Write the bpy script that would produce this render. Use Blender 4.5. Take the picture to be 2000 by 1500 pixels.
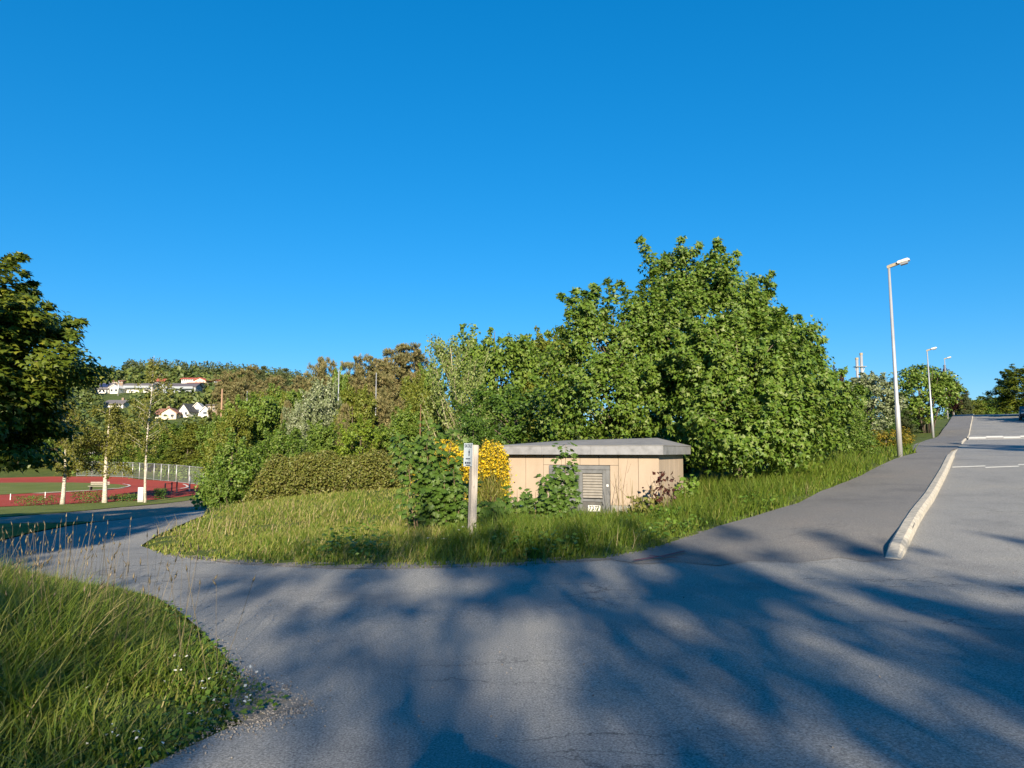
import bpy, bmesh, math, random
import numpy as np
from mathutils import Vector, Matrix
from mathutils.geometry import delaunay_2d_cdt

for o in list(bpy.data.objects):
    bpy.data.objects.remove(o, do_unlink=True)
scene = bpy.context.scene
COL = scene.collection

# ------------------------------------------------------------------ camera
EYE = 1.6
PITCH = math.radians(5.22)
FPX = 26.0 / 36.0 * 2000.0
cd = bpy.data.cameras.new("camera")
cd.lens = 26.0
cd.sensor_width = 36.0
cd.clip_start = 0.1
cd.clip_end = 5000
cam = bpy.data.objects.new("camera", cd)
cam.location = (0, 0, EYE)
cam.rotation_euler = (math.radians(90) + PITCH, 0, 0)
COL.objects.link(cam)
scene.camera = cam

# ------------------------------------------------------------------ sky, sun, exposure
SUN_EL = math.radians(20.0)
SUN_AZ = math.radians(175.6)          # clockwise from +Y: behind the viewer, a touch to the right
world = bpy.data.worlds.new("World")
scene.world = world
world.use_nodes = True
nt = world.node_tree
nt.nodes.clear()
sky = nt.nodes.new("ShaderNodeTexSky")
sky.sky_type = 'NISHITA'
sky.sun_disc = False
sky.sun_elevation = SUN_EL
sky.sun_rotation = SUN_AZ
sky.altitude = 0
sky.air_density = 1.0
sky.dust_density = 0.0
sky.ozone_density = 10.0
hs = nt.nodes.new("ShaderNodeHueSaturation")
hs.inputs['Saturation'].default_value = 1.305
gm = nt.nodes.new("ShaderNodeGamma")
gm.inputs['Gamma'].default_value = 0.63
bgn = nt.nodes.new("ShaderNodeBackground")
bgn.inputs['Strength'].default_value = 0.134
wo = nt.nodes.new("ShaderNodeOutputWorld")
nt.links.new(sky.outputs[0], gm.inputs['Color'])
nt.links.new(gm.outputs[0], hs.inputs['Color'])
nt.links.new(hs.outputs[0], bgn.inputs['Color'])
nt.links.new(bgn.outputs[0], wo.inputs[0])

sd = bpy.data.lights.new("sun", 'SUN')
sd.energy = 5.0
sd.angle = math.radians(0.53)
sd.color = (1.0, 0.86, 0.66)
sun = bpy.data.objects.new("sun", sd)
COL.objects.link(sun)
sun_to = Vector((math.sin(SUN_AZ) * math.cos(SUN_EL), math.cos(SUN_AZ) * math.cos(SUN_EL), math.sin(SUN_EL)))
sun.rotation_euler = (-sun_to).to_track_quat('-Z', 'Y').to_euler()
sun.location = (5, -30, 30)

vs = scene.view_settings
vs.view_transform = 'Standard'
vs.look = 'None'
vs.gamma = 1.0
vs.use_curve_mapping = False
vs.exposure = 1.15

# ------------------------------------------------------------------ helpers
R = math.radians
rng = np.random.default_rng(7)

def ray(px, py):
    a = (px - 1000.0) / FPX
    b = (750.0 - py) / FPX
    c, s = math.cos(PITCH), math.sin(PITCH)
    return np.array([a, c - b * s, s + b * c])

def at(px, py, Y):
    d = ray(px, py)
    t = Y / d[1]
    return Vector((d[0] * t, Y, EYE + d[2] * t))

def project(p):
    c, s = math.cos(PITCH), math.sin(PITCH)
    y, z = p[1], p[2] - EYE
    depth = y * c + z * s
    up = -y * s + z * c
    return 1000 + FPX * p[0] / depth, 750 - FPX * up / depth

# ---- terrain heights: thin plate spline through surveyed spots
KX, KY = 5.3, 10.4
UX, UY = math.sin(R(32.5)), math.cos(R(32.5))
VX, VY = UY, -UX
PROF_Y = [-40, 0, 6, 8.5, 10.4, 16, 22, 27, 40, 58, 75, 86, 97, 106, 120, 150, 200]
PROF_Z = [0, 0, 0, .02, .11, .56, 1.04, 1.44, 2.0, 2.75, 4.4, 5.55, 6.4, 6.6, 6.3, 5.0, 3.0]
ctrl = []
for Yk in [10.4, 16, 22, 27, 33, 40, 49, 58, 66, 75, 86, 97, 106, 120, 150, 200]:
    z = float(np.interp(Yk, PROF_Y, PROF_Z))
    t = (Yk - KY) / UY
    for o in ((-3.2, 0, 4, 8, 12) if Yk > 14 else (0, 4, 8)):
        ctrl.append((KX + UX * t + VX * o, Yk + VY * o, z))
ctrl += [(-8, -10, 0), (0, -10, 0), (8, -10, 0), (-4, 0, 0), (4, 0, 0), (0, 4, 0), (-6, 5, 0), (-3, 8, 0), (2, 8, 0), (5, 7, 0.01),
         (10, 3, .02), (18, 0, .1), (-40, -40, 0), (0, -40, 0), (40, -40, 0), (-14, 0, 0), (-14, 8, -.05),
         (-7.2, 14.3, -.18), (-4, 11, -.03), (-2, 11.5, .05), (0, 12.5, .08), (-1, 13.3, .08), (3, 13, .12), (5.2, 13.6, .36), (1, 17.3, -.3), (-.5, 19, -.4),
         (3.5, 16.5, .05), (4.8, 19.5, .3), (2, 22, -.1), (-4.3, 28, .2), (-9.7, 28, -.46), (-11.2, 28, -.9), (-5, 20, 0),
         (-17, 44, -1.65), (-25, 50, -2.1), (-31, 62, -2.55), (-45, 62, -2.6), (-20, 65, -2.5), (-15, 14, -.3), (-20, 20, -.7),
         (-14, 26, -.9), (-25, 35, -1.5), (-45, 40, -2.1), (-60, 62, -2.6), (-60, 90, -2.5), (-50, 105, -2.45), (-40, 105, -2.45), (-27, 100, -2.4),
         (-90, 100, -2.5), (-22, 80, -2.4), (-35, 85, -2.5), (-50, 78, -2.55), (7, 22, .6), (10, 26, 1.1), (5, 35, .3), (0, 40, -.3), (0, 60, -.8), (-10, 60, -1.4),
         (15, 60, 1.2), (25, 80, 3), (0, 90, 0.5), (-14, 102, 3), (-25, 105, 1.5), (-35, 118, -1.5), (-20, 135, 6), (0, 130, 4.5), (30, 120, 4.5), (40, 150, 5),
         (-50, 150, 6), (-75, 160, 4), (-120, 140, -1), (-85, 130, -2.2), (-55, 122, -2), (-60, 200, 10), (-130, 230, 11), (-100, 230, 11.5), (-180, 320, 27),
         (-140, 320, 27), (-220, 320, 27), (-265, 460, 43), (-205, 460, 45), (-150, 460, 41), (-330, 430, 30), (-120, 400, 30), (-60, 300, 18),
         (0, 300, 14), (0, 500, 20), (200, 300, 6), (300, 500, 10), (0, 900, 15), (-500, 900, 30), (500, 900, 10), (-600, 400, 18), (-600, 100, 0),
         (600, 100, 3), (600, -80, 0), (-600, -80, 0), (120, 60, 4), (90, 20, 1), (60, 40, 2.6)]
CP = np.array(ctrl, float)
_S = 30.0

def _phi(r2):
    return 0.5 * r2 * np.log(r2 + 1e-12)

def _fit():
    n = len(CP)
    xy = CP[:, :2] / _S
    d2 = ((xy[:, None] - xy[None]) ** 2).sum(-1)
    A = np.zeros((n + 3, n + 3))
    A[:n, :n] = _phi(d2) + np.eye(n) * 3e-4
    Pm = np.c_[np.ones(n), xy]
    A[:n, n:] = Pm
    A[n:, :n] = Pm.T
    return np.linalg.solve(A, np.r_[CP[:, 2], np.zeros(3)])
_W = _fit()

def H(x, y):
    x = np.atleast_1d(np.asarray(x, float))
    y = np.atleast_1d(np.asarray(y, float))
    out = np.empty(len(x))
    xy = np.c_[x, y] / _S
    n = len(CP)
    for i in range(0, len(x), 20000):
        q = xy[i:i + 20000]
        d2 = ((q[:, None] - CP[None, :, :2] / _S) ** 2).sum(-1)
        out[i:i + 20000] = _phi(d2) @ _W[:n] + _W[n] + q @ _W[n + 1:]
    return out

def h1(x, y):
    return float(H(x, y)[0])

def G(px, py):
    """where the sight line through a picture point meets the ground"""
    d = ray(px, py)
    t = np.concatenate([np.arange(3, 60, .1), np.arange(60, 600, .5)])
    X, Y, Z = d[0] * t, d[1] * t, EYE + d[2] * t
    f = Z - H(X, Y)
    k = np.where(f < 0)[0]
    i = k[0] if len(k) else len(t) - 1
    a = f[i - 1] / (f[i - 1] - f[i] + 1e-9)
    tt = t[i - 1] + a * (t[i] - t[i - 1])
    return (float(d[0] * tt), float(d[1] * tt))

def inside(x, y, poly):
    x = np.asarray(x, float); y = np.asarray(y, float)
    r = np.zeros(x.shape, bool)
    n = len(poly)
    j = n - 1
    for i in range(n):
        xi, yi = poly[i]; xj, yj = poly[j]
        c = ((yi > y) != (yj > y)) & (x < (xj - xi) * (y - yi) / ((yj - yi) + 1e-12) + xi)
        r ^= c
        j = i
    return r

def edge_dist(x, y, line):
    x = np.asarray(x, float); y = np.asarray(y, float)
    best = np.full(x.shape, 1e9)
    for (ax, ay), (bx, by) in zip(line[:-1], line[1:]):
        dx, dy = bx - ax, by - ay
        t = np.clip(((x - ax) * dx + (y - ay) * dy) / (dx * dx + dy * dy + 1e-12), 0, 1)
        best = np.minimum(best, np.hypot(x - ax - t * dx, y - ay - t * dy))
    return best

def mesh_from(name, V, F, smooth=False):
    """V (n,3) array, F (m,k) int array of same-size faces"""
    V = np.ascontiguousarray(V, np.float32); F = np.ascontiguousarray(F, np.int32)
    me = bpy.data.meshes.new(name)
    m, k = F.shape
    me.vertices.add(len(V)); me.vertices.foreach_set("co", V.ravel())
    me.loops.add(m * k); me.loops.foreach_set("vertex_index", F.ravel())
    me.polygons.add(m)
    me.polygons.foreach_set("loop_start", np.arange(0, m * k, k, dtype=np.int32))
    me.update(calc_edges=True)
    if smooth:
        me.polygons.foreach_set("use_smooth", np.ones(m, bool))
    return me

def link(name, me, material, parent=None):
    o = bpy.data.objects.new(name, me)
    COL.objects.link(o)
    if material is not None and me is not None and not me.materials:
        for mm in (material if isinstance(material, (list, tuple)) else [material]):
            me.materials.append(mm)
    if parent is not None:
        o.parent = parent
    return o

def tag(o, label=None, cat=None, group=None, kind=None):
    if label: o["label"] = label
    if cat: o["category"] = cat
    if group: o["group"] = group
    if kind: o["kind"] = kind
    return o

def thing(name, label, cat, loc=(0, 0, 0), rz=0, group=None):
    o = bpy.data.objects.new(name, None)
    o.empty_display_size = 0.3
    COL.objects.link(o)
    o.location = loc
    o.rotation_euler = (0, 0, rz)
    return tag(o, label, cat, group)

class MB:
    """collects simple solids and links them as one mesh"""
    def __init__(s):
        s.v = []; s.f = []
    def add(s, vs_, fs_):
        b = len(s.v)
        s.v += [tuple(v) for v in vs_]
        s.f += [tuple(i + b for i in f) for f in fs_]
        return s
    def box(s, c, d, M=None):
        x, y, z = d[0] / 2, d[1] / 2, d[2] / 2
        pts = [Vector((sx * x, sy * y, sz * z)) for sz in (-1, 1) for sx, sy in ((-1, -1), (1, -1), (1, 1), (-1, 1))]
        if M is not None:
            pts = [M @ p for p in pts]
        pts = [p + Vector(c) for p in pts]
        return s.add(pts, [(3, 2, 1, 0), (4, 5, 6, 7), (0, 1, 5, 4), (1, 2, 6, 5), (2, 3, 7, 6), (3, 0, 4, 7)])
    def tube(s, pts, rads, n=8, cap=True):
        pts = [Vector(p) for p in pts]
        b = []
        vs_ = []
        for i, p in enumerate(pts):
            t = (pts[min(i + 1, len(pts) - 1)] - pts[max(i - 1, 0)]).normalized()
            a = t.orthogonal().normalized() if abs(t.z) < .95 else t.cross(Vector((0, 1, 0))).normalized()
            c = t.cross(a)
            for k in range(n):
                w = 2 * math.pi * k / n
                vs_.append(p + (a * math.cos(w) + c * math.sin(w)) * rads[i])
        fs_ = []
        for i in range(len(pts) - 1):
            for k in range(n):
                q = (k + 1) % n
                fs_.append((i * n + k, i * n + q, (i + 1) * n + q, (i + 1) * n + k))
        if cap:
            fs_.append(tuple(range(n - 1, -1, -1)))
            fs_.append(tuple((len(pts) - 1) * n + k for k in range(n)))
        return s.add(vs_, fs_)
    def prism(s, outline, ax, a0, a1):
        """outline in the plane across axis ax (0:x -> (y,z), 1:y -> (x,z), 2:z -> (x,y))"""
        n = len(outline)
        vs_ = []
        for a in (a0, a1):
            for p, q in outline:
                vs_.append({0: (a, p, q), 1: (p, a, q), 2: (p, q, a)}[ax])
        fs_ = [tuple(range(n - 1, -1, -1)), tuple(range(n, 2 * n))]
        for i in range(n):
            j = (i + 1) % n
            fs_.append((i, j, n + j, n + i))
        return s.add(vs_, fs_)
    def build(s, name, material, parent=None, bevel=0, smooth=False, me_only=False):
        me = bpy.data.meshes.new(name)
        me.from_pydata(s.v, [], s.f)
        bm = bmesh.new(); bm.from_mesh(me)
        bmesh.ops.recalc_face_normals(bm, faces=bm.faces)
        if bevel:
            bmesh.ops.bevel(bm, geom=list(bm.edges), offset=bevel, segments=2, affect='EDGES', clamp_overlap=True)
        bm.to_mesh(me); bm.free()
        if smooth:
            me.polygons.foreach_set("use_smooth", np.ones(len(me.polygons), bool))
        if me_only:
            return me
        return link(name, me, material, parent)

# ------------------------------------------------------------------ materials
def new_mat(name):
    m = bpy.data.materials.new(name)
    m.use_nodes = True
    m.node_tree.nodes.clear()
    return m, m.node_tree

def N(t, kind, **kw):
    n = t.nodes.new("ShaderNode" + kind)
    for k, v in kw.items():
        if k in n.inputs:
            n.inputs[k].default_value = v
        else:
            setattr(n, k, v)
    return n

def ramp(t, stops, interp='LINEAR'):
    n = t.nodes.new("ShaderNodeValToRGB")
    e = n.color_ramp
    e.interpolation = interp
    while len(e.elements) < len(stops):
        e.elements.new(0.5)
    for el, (p, c) in zip(e.elements, stops):
        el.position = p
        el.color = (*c, 1) if len(c) == 3 else c
    return n

def out(t, shader):
    o = N(t, "OutputMaterial")
    t.links.new(shader, o.inputs['Surface'])

def solid(name, col, rough=.6, var=.12, scale=6.0, metal=0.0, bump=0.0, spec=.35, stretch=None, dirt=None):
    m, t = new_mat(name)
    co = N(t, "TexCoord")
    mp = N(t, "Mapping")
    if stretch: mp.inputs['Scale'].default_value = stretch
    t.links.new(co.outputs['Object'], mp.inputs['Vector'])
    nz = N(t, "TexNoise", Scale=scale, Detail=6.0, Roughness=.65)
    t.links.new(mp.outputs[0], nz.inputs['Vector'])
    lo = tuple(c * (1 - var * 1.6) for c in col); hi = tuple(min(1, c * (1 + var)) for c in col)
    rp = ramp(t, [(.3, dirt or lo), (.55, col), (.75, hi)])
    t.links.new(nz.outputs[0], rp.inputs[0])
    p = N(t, "BsdfPrincipled", Roughness=rough, Metallic=metal)
    p.inputs['Specular IOR Level'].default_value = spec
    t.links.new(rp.outputs[0], p.inputs['Base Color'])
    if bump:
        b = N(t, "Bump", Strength=bump, Distance=.02)
        t.links.new(nz.outputs[0], b.inputs['Height'])
        t.links.new(b.outputs[0], p.inputs['Normal'])
    out(t, p.outputs[0])
    return m

def leaf_mat(name, cols, rough=.5, trans=.22, spec=.3, tcol=None):
    """each leaf (mesh island) draws its own tone from the ramp"""
    m, t = new_mat(name)
    g = N(t, "NewGeometry")
    n = len(cols)
    rp = ramp(t, [(i / max(1, n - 1), c) for i, c in enumerate(cols)])
    t.links.new(g.outputs['Random Per Island'], rp.inputs[0])
    p = N(t, "BsdfPrincipled", Roughness=rough)
    p.inputs['Specular IOR Level'].default_value = spec
    tr = N(t, "BsdfTranslucent")
    mx = N(t, "MixShader")
    mx.inputs[0].default_value = trans
    t.links.new(rp.outputs[0], p.inputs['Base Color'])
    mu = N(t, "MixRGB", blend_type='MULTIPLY')
    mu.inputs[0].default_value = 1
    mu.inputs[2].default_value = (*(tcol or (1.5, 1.6, .6)), 1)
    t.links.new(rp.outputs[0], mu.inputs[1])
    t.links.new(mu.outputs[0], tr.inputs[0])
    t.links.new(p.outputs[0], mx.inputs[1]); t.links.new(tr.outputs[0], mx.inputs[2])
    out(t, mx.outputs[0])
    return m

def asphalt(name, base, warm, crack=0.5):
    m, t = new_mat(name)
    co = N(t, "TexCoord")
    g1 = N(t, "TexNoise", Scale=70.0, Detail=4.0, Roughness=.75)
    g2 = N(t, "TexNoise", Scale=.55, Detail=5.0, Roughness=.6)
    vo = N(t, "TexVoronoi", Scale=75.0)
    for n_ in (g1, g2, vo):
        t.links.new(co.outputs['Object'], n_.inputs['Vector'])
    r1 = ramp(t, [(.30, tuple(c * .30 for c in base)), (.5, base), (.68, tuple(c * 1.75 for c in base))])
    t.links.new(g1.outputs[0], r1.inputs[0])
    r2 = ramp(t, [(.30, (.70, .71, .73)), (.46, (.93, .93, .93)), (.54, (.97, .97, .96)), (.70, warm)])
    t.links.new(g2.outputs[0], r2.inputs[0])
    mu = N(t, "MixRGB", blend_type='MULTIPLY'); mu.inputs[0].default_value = 1
    t.links.new(r1.outputs[0], mu.inputs[1]); t.links.new(r2.outputs[0], mu.inputs[2])
    # pale aggregate stones
    r3 = ramp(t, [(0, (1, 1, 1)), (.045, (1, 1, 1)), (.07, (0, 0, 0))])
    t.links.new(vo.outputs['Distance'], r3.inputs[0])
    rc = ramp(t, [(.80, (0, 0, 0)), (.84, (1, 1, 1))])
    t.links.new(vo.outputs['Color'], rc.inputs[0])
    ag = N(t, "MixRGB", blend_type='MULTIPLY'); ag.inputs[0].default_value = 1
    t.links.new(r3.outputs[0], ag.inputs[1]); t.links.new(rc.outputs[0], ag.inputs[2])
    mixs = N(t, "MixRGB"); mixs.inputs[2].default_value = (.42, .41, .39, 1)
    t.links.new(ag.outputs[0], mixs.inputs[0]); t.links.new(mu.outputs[0], mixs.inputs[1])
    # long thin cracks
    mp = N(t, "Mapping"); mp.inputs['Scale'].default_value = (.35, 1.5, 1); mp.inputs['Rotation'].default_value = (0, 0, R(-8))
    t.links.new(co.outputs['Object'], mp.inputs['Vector'])
    dn = N(t, "TexNoise", Scale=2.2, Detail=6.0, Roughness=.7)
    t.links.new(co.outputs['Object'], dn.inputs['Vector'])
    dv = N(t, "MixRGB", blend_type='LINEAR_LIGHT'); dv.inputs[0].default_value = .28
    t.links.new(mp.outputs[0], dv.inputs[1]); t.links.new(dn.outputs[1], dv.inputs[2])
    vc = N(t, "TexVoronoi", Scale=.8, feature='DISTANCE_TO_EDGE')
    t.links.new(dv.outputs[0], vc.inputs['Vector'])
    rk = ramp(t, [(0, (1, 1, 1)), (.004, (1, 1, 1)), (.011, (0, 0, 0))])
    t.links.new(vc.outputs[0], rk.inputs[0])
    msk = N(t, "TexNoise", Scale=.33, Detail=2.0)
    t.links.new(co.outputs['Object'], msk.inputs['Vector'])
    rm = ramp(t, [(.48, (0, 0, 0)), (.6, (crack, crack, crack))])
    t.links.new(msk.outputs[0], rm.inputs[0])
    ck = N(t, "MixRGB", blend_type='MULTIPLY'); ck.inputs[0].default_value = 1
    t.links.new(rk.outputs[0], ck.inputs[1]); t.links.new(rm.outputs[0], ck.inputs[2])
    fin = N(t, "MixRGB"); fin.inputs[2].default_value = (.03, .03, .032, 1)
    t.links.new(ck.outputs[0], fin.inputs[0]); t.links.new(mixs.outputs[0], fin.inputs[1])
    p = N(t, "BsdfPrincipled", Roughness=.85)
    p.inputs['Specular IOR Level'].default_value = .25
    t.links.new(fin.outputs[0], p.inputs['Base Color'])
    b = N(t, "Bump", Strength=.55, Distance=.006)
    t.links.new(g1.outputs[0], b.inputs['Height'])
    t.links.new(b.outputs[0], p.inputs['Normal'])
    out(t, p.outputs[0])
    return m

def ground_mat(name, stops, s1=.9, s2=28.0, rough=.95):
    m, t = new_mat(name)
    co = N(t, "TexCoord")
    a = N(t, "TexNoise", Scale=s1, Detail=7.0, Roughness=.65)
    b_ = N(t, "TexNoise", Scale=s2, Detail=4.0, Roughness=.7)
    t.links.new(co.outputs['Object'], a.inputs['Vector']); t.links.new(co.outputs['Object'], b_.inputs['Vector'])
    ad = N(t, "MixRGB"); ad.inputs[0].default_value = .45
    t.links.new(a.outputs[0], ad.inputs[1]); t.links.new(b_.outputs[0], ad.inputs[2])
    rp = ramp(t, stops)
    t.links.new(ad.outputs[0], rp.inputs[0])
    p = N(t, "BsdfPrincipled", Roughness=rough)
    p.inputs['Specular IOR Level'].default_value = .15
    t.links.new(rp.outputs[0], p.inputs['Base Color'])
    bp = N(t, "Bump", Strength=.6, Distance=.04)
    t.links.new(b_.outputs[0], bp.inputs['Height'])
    t.links.new(bp.outputs[0], p.inputs['Normal'])
    out(t, p.outputs[0])
    return m

def wood_mat(name, cols):
    m, t = new_mat(name)
    co = N(t, "TexCoord")
    mp = N(t, "Mapping"); mp.inputs['Scale'].default_value = (30, 30, 1.6)
    t.links.new(co.outputs['Object'], mp.inputs['Vector'])
    nz = N(t, "TexNoise", Scale=1.6, Detail=8.0, Roughness=.7)
    t.links.new(mp.outputs[0], nz.inputs['Vector'])
    rp = ramp(t, [(.3, cols[0]), (.5, cols[1]), (.7, cols[2])])
    t.links.new(nz.outputs[0], rp.inputs[0])
    vk = N(t, "TexVoronoi", Scale=5.0)
    mk = N(t, "Mapping"); mk.inputs['Scale'].default_value = (2.2, 2.2, .8)
    t.links.new(co.outputs['Object'], mk.inputs['Vector']); t.links.new(mk.outputs[0], vk.inputs['Vector'])
    rk = ramp(t, [(.05, (.25, .2, .17)), (.12, (1, 1, 1))])
    t.links.new(vk.outputs['Distance'], rk.inputs[0])
    mu = N(t, "MixRGB", blend_type='MULTIPLY'); mu.inputs[0].default_value = .8
    t.links.new(rp.outputs[0], mu.inputs[1]); t.links.new(rk.outputs[0], mu.inputs[2])
    p = N(t, "BsdfPrincipled", Roughness=.8)
    t.links.new(mu.outputs[0], p.inputs['Base Color'])
    b = N(t, "Bump", Strength=.4, Distance=.004)
    t.links.new(nz.outputs[0], b.inputs['Height']); t.links.new(b.outputs[0], p.inputs['Normal'])
    out(t, p.outputs[0])
    return m

M = {}
M['road'] = asphalt('road_asphalt', (.250, .246, .232), (1.08, 1.05, 1.0), .6)
M['pave'] = asphalt('pavement_asphalt', (.188, .179, .167), (1.06, 1.02, .98), .3)
M['ground'] = ground_mat('ground_soil_grass', [(.32, (.035, .05, .014)), (.5, (.07, .10, .022)), (.62, (.12, .13, .04)), (.74, (.17, .15, .065))])
M['lawn'] = ground_mat('mown_lawn', [(.3, (.09, .12, .022)), (.5, (.14, .17, .036)), (.7, (.21, .20, .065))], .25, 12)
M['gravel'] = ground_mat('grey_gravel', [(.3, (.12, .11, .10)), (.5, (.24, .22, .19)), (.7, (.36, .33, .29))], 2.0, 55)
M['lot'] = ground_mat('pale_gravel_lot', [(.3, (.17, .15, .12)), (.5, (.24, .21, .175)), (.7, (.29, .26, .21))], .6, 25)
M['track'] = ground_mat('red_running_track', [(.3, (.30, .045, .03)), (.5, (.36, .06, .04)), (.7, (.41, .085, .06))], .2, 18)
M['sand'] = ground_mat('pale_sand', [(.3, (.40, .31, .21)), (.6, (.52, .42, .30))], 1, 20)
M['kerb'] = solid('pale_kerb_concrete', (.44, .405, .335), .85, .14, 9, bump=.5, dirt=(.25, .235, .20))
M['white'] = solid('road_paint_white', (.72, .69, .60), .7, .12, 20, dirt=(.42, .41, .37))
M['redpaint'] = solid('red_spray_paint', (.16, .03, .045), .7, .3, 25)
M['bark'] = solid('tree_bark_brown', (.12, .095, .07), .9, .35, 14, bump=.8, stretch=(1, 1, .25))
M['bark_pale'] = solid('tree_bark_pale', (.34, .30, .20), .85, .25, 14, bump=.5, stretch=(1, 1, .25))
M['bark_pine'] = solid('tree_bark_pine', (.17, .09, .05), .9, .3, 10, bump=.6, stretch=(1, 1, .25))
M['birch'] = solid('birch_bark', (.50, .45, .37), .8, .2, 7, bump=.4, stretch=(.6, .6, 2.2), dirt=(.06, .05, .045))

M['maple'] = leaf_mat('maple_leaf', [(.04, .085, .010), (.068, .128, .014), (.102, .172, .019), (.08, .147, .016), (.13, .192, .028), (.115, .17, .02), (.19, .235, .08)])
M['maple_d'] = leaf_mat('maple_leaf_dark', [(.035, .075, .011), (.055, .105, .014), (.075, .135, .018), (.05, .095, .013), (.12, .175, .04)])
M['chestnut'] = leaf_mat('chestnut_leaf', [(.04, .07, .008), (.07, .105, .010), (.12, .15, .014), (.06, .095, .010), (.17, .18, .018)])
M['broad'] = leaf_mat('broad_leaf', [(.06, .11, .015), (.095, .16, .02), (.13, .195, .026), (.105, .165, .02), (.18, .225, .05)])
M['olive'] = leaf_mat('olive_leaf', [(.085, .11, .014), (.125, .155, .02), (.16, .185, .026), (.105, .135, .016), (.19, .18, .03)])
M['lime'] = leaf_mat('lime_green_leaf', [(.085, .14, .012), (.13, .19, .016), (.17, .23, .02), (.11, .165, .014)])
M['silver'] = leaf_mat('silvery_leaf', [(.10, .135, .045), (.15, .18, .08), (.20, .23, .13), (.12, .155, .055), (.30, .32, .22)], trans=.12)
M['hazel'] = leaf_mat('hazel_leaf', [(.04, .085, .012), (.06, .12, .016), (.085, .15, .02), (.05, .10, .013)])
M['pine'] = leaf_mat('pine_needle', [(.10, .10, .035), (.145, .13, .05), (.18, .15, .06), (.11, .12, .04), (.23, .18, .08)], trans=.05, rough=.6)
M['pine_g'] = leaf_mat('conifer_needle', [(.04, .06, .022), (.06, .08, .028), (.08, .09, .03)], trans=.05, rough=.6)
M['copper'] = leaf_mat('copper_leaf', [(.045, .016, .014), (.07, .024, .018), (.05, .02, .014)], tcol=(1.5, .6, .5))
M['poplar'] = leaf_mat('poplar_leaf', [(.10, .15, .03), (.14, .19, .045), (.18, .225, .06), (.22, .26, .10)])
M['birchleaf'] = leaf_mat('birch_leaf', [(.09, .105, .02), (.14, .145, .025), (.17, .165, .03), (.11, .12, .02)])
M['autumn'] = leaf_mat('yellowish_leaf', [(.11, .14, .016), (.20, .17, .015), (.27, .18, .016), (.14, .16, .018), (.17, .10, .02)])
M['hedge'] = leaf_mat('hedge_leaf', [(.06, .08, .014), (.10, .12, .02), (.135, .14, .026), (.11, .10, .03), (.15, .165, .03)], trans=.1)
M['broomgreen'] = leaf_mat('broom_twig', [(.10, .13, .02), (.15, .17, .03), (.18, .18, .035), (.17, .13, .05)], trans=.1)
M['broomflower'] = leaf_mat('broom_flower', [(.62, .44, .012), (.68, .51, .02), (.62, .38, .01), (.54, .46, .04)], trans=.25, tcol=(1.1, 1, .5))
M['dry'] = leaf_mat('dry_stalk', [(.24, .19, .10), (.32, .26, .14), (.18, .13, .07)], trans=.1, tcol=(1, 1, .8))
M['farwood'] = leaf_mat('far_wood_leaf', [(.045, .075, .018), (.075, .105, .022), (.10, .125, .028), (.115, .14, .028), (.055, .085, .026), (.14, .16, .045)], trans=.08)
M['grass'] = leaf_mat('grass_blade', [(.05, .095, .012), (.085, .14, .016), (.12, .18, .022), (.15, .195, .03), (.095, .15, .018), (.22, .21, .06)], trans=.3, rough=.45)
M['meadow'] = leaf_mat('meadow_blade', [(.11, .16, .022), (.155, .20, .028), (.19, .22, .036), (.24, .24, .06), (.28, .25, .09), (.36, .30, .15)], trans=.25)
M['seed'] = leaf_mat('grass_seed_head', [(.11, .085, .05), (.20, .16, .09), (.07, .06, .04), (.30, .24, .15)], trans=.1)
M['petal'] = leaf_mat('white_petal', [(.70, .70, .64), (.62, .63, .56)], trans=.2, tcol=(1, 1, 1))
M['weed'] = leaf_mat('broad_weed_leaf', [(.06, .12, .014), (.09, .165, .02), (.12, .19, .024)])
M['twig'] = solid('bare_twig', (.17, .12, .08), .9, .25, 20)

M['wall'] = solid('beige_wall_panel', (.355, .285, .22), .85, .10, 2.2, bump=.15, dirt=(.31, .25, .19), stretch=(1.0, 1.0, .55))
M['plinth'] = solid('grey_plinth', (.30, .29, .26), .9, .18, 5, bump=.3)
M['fascia'] = solid('weathered_grey_fascia', (.27, .275, .29), .5, .14, 4, metal=.2, bump=.1, dirt=(.18, .185, .195))
M['rooffelt'] = solid('roof_felt', (.21, .21, .21), .85, .14, 3, bump=.2)
M['alu'] = solid('dull_grey_metal', (.20, .205, .21), .5, .16, 5, metal=.35)
M['slat'] = solid('pale_louvre_slat', (.24, .225, .20), .6, .12, 9)
M['doorpanel'] = solid('dark_grey_door', (.085, .085, .085), .6, .25, 6, dirt=(.13, .125, .12))
M['plate'] = solid('white_plate', (.72, .72, .70), .5, .05, 8)
M['black'] = solid('black_paint', (.012, .012, .014), .5, .1, 8)
M['blue'] = solid('blue_spray', (.05, .13, .34), .6, .3, 6)
M['steel'] = solid('galvanised_steel', (.42, .43, .44), .45, .12, 5, metal=.4, stretch=(1, 1, .3))
M['steel_top'] = solid('dull_galvanised_steel', (.25, .25, .25), .5, .12, 5, metal=.4)
M['lampwhite'] = solid('lamp_housing_white', (.62, .60, .57), .5, .1, 12, dirt=(.44, .36, .30))
M['lampbrown'] = solid('stained_bracket', (.33, .27, .18), .6, .2, 14)
M['lens'] = solid('grey_lamp_lens', (.22, .23, .24), .2, .1, 8, spec=.6)
M['post'] = wood_mat('weathered_post', [(.20, .185, .17), (.35, .32, .285), (.44, .40, .35)])
M['signface'] = solid('pale_sign_face', (.36, .42, .47), .35, .06, 5)
M['ink'] = solid('sign_ink', (.015, .025, .05), .5, .05, 8)
M['cabinet'] = solid('pale_grey_cabinet', (.50, .51, .50), .5, .08, 6)
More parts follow.
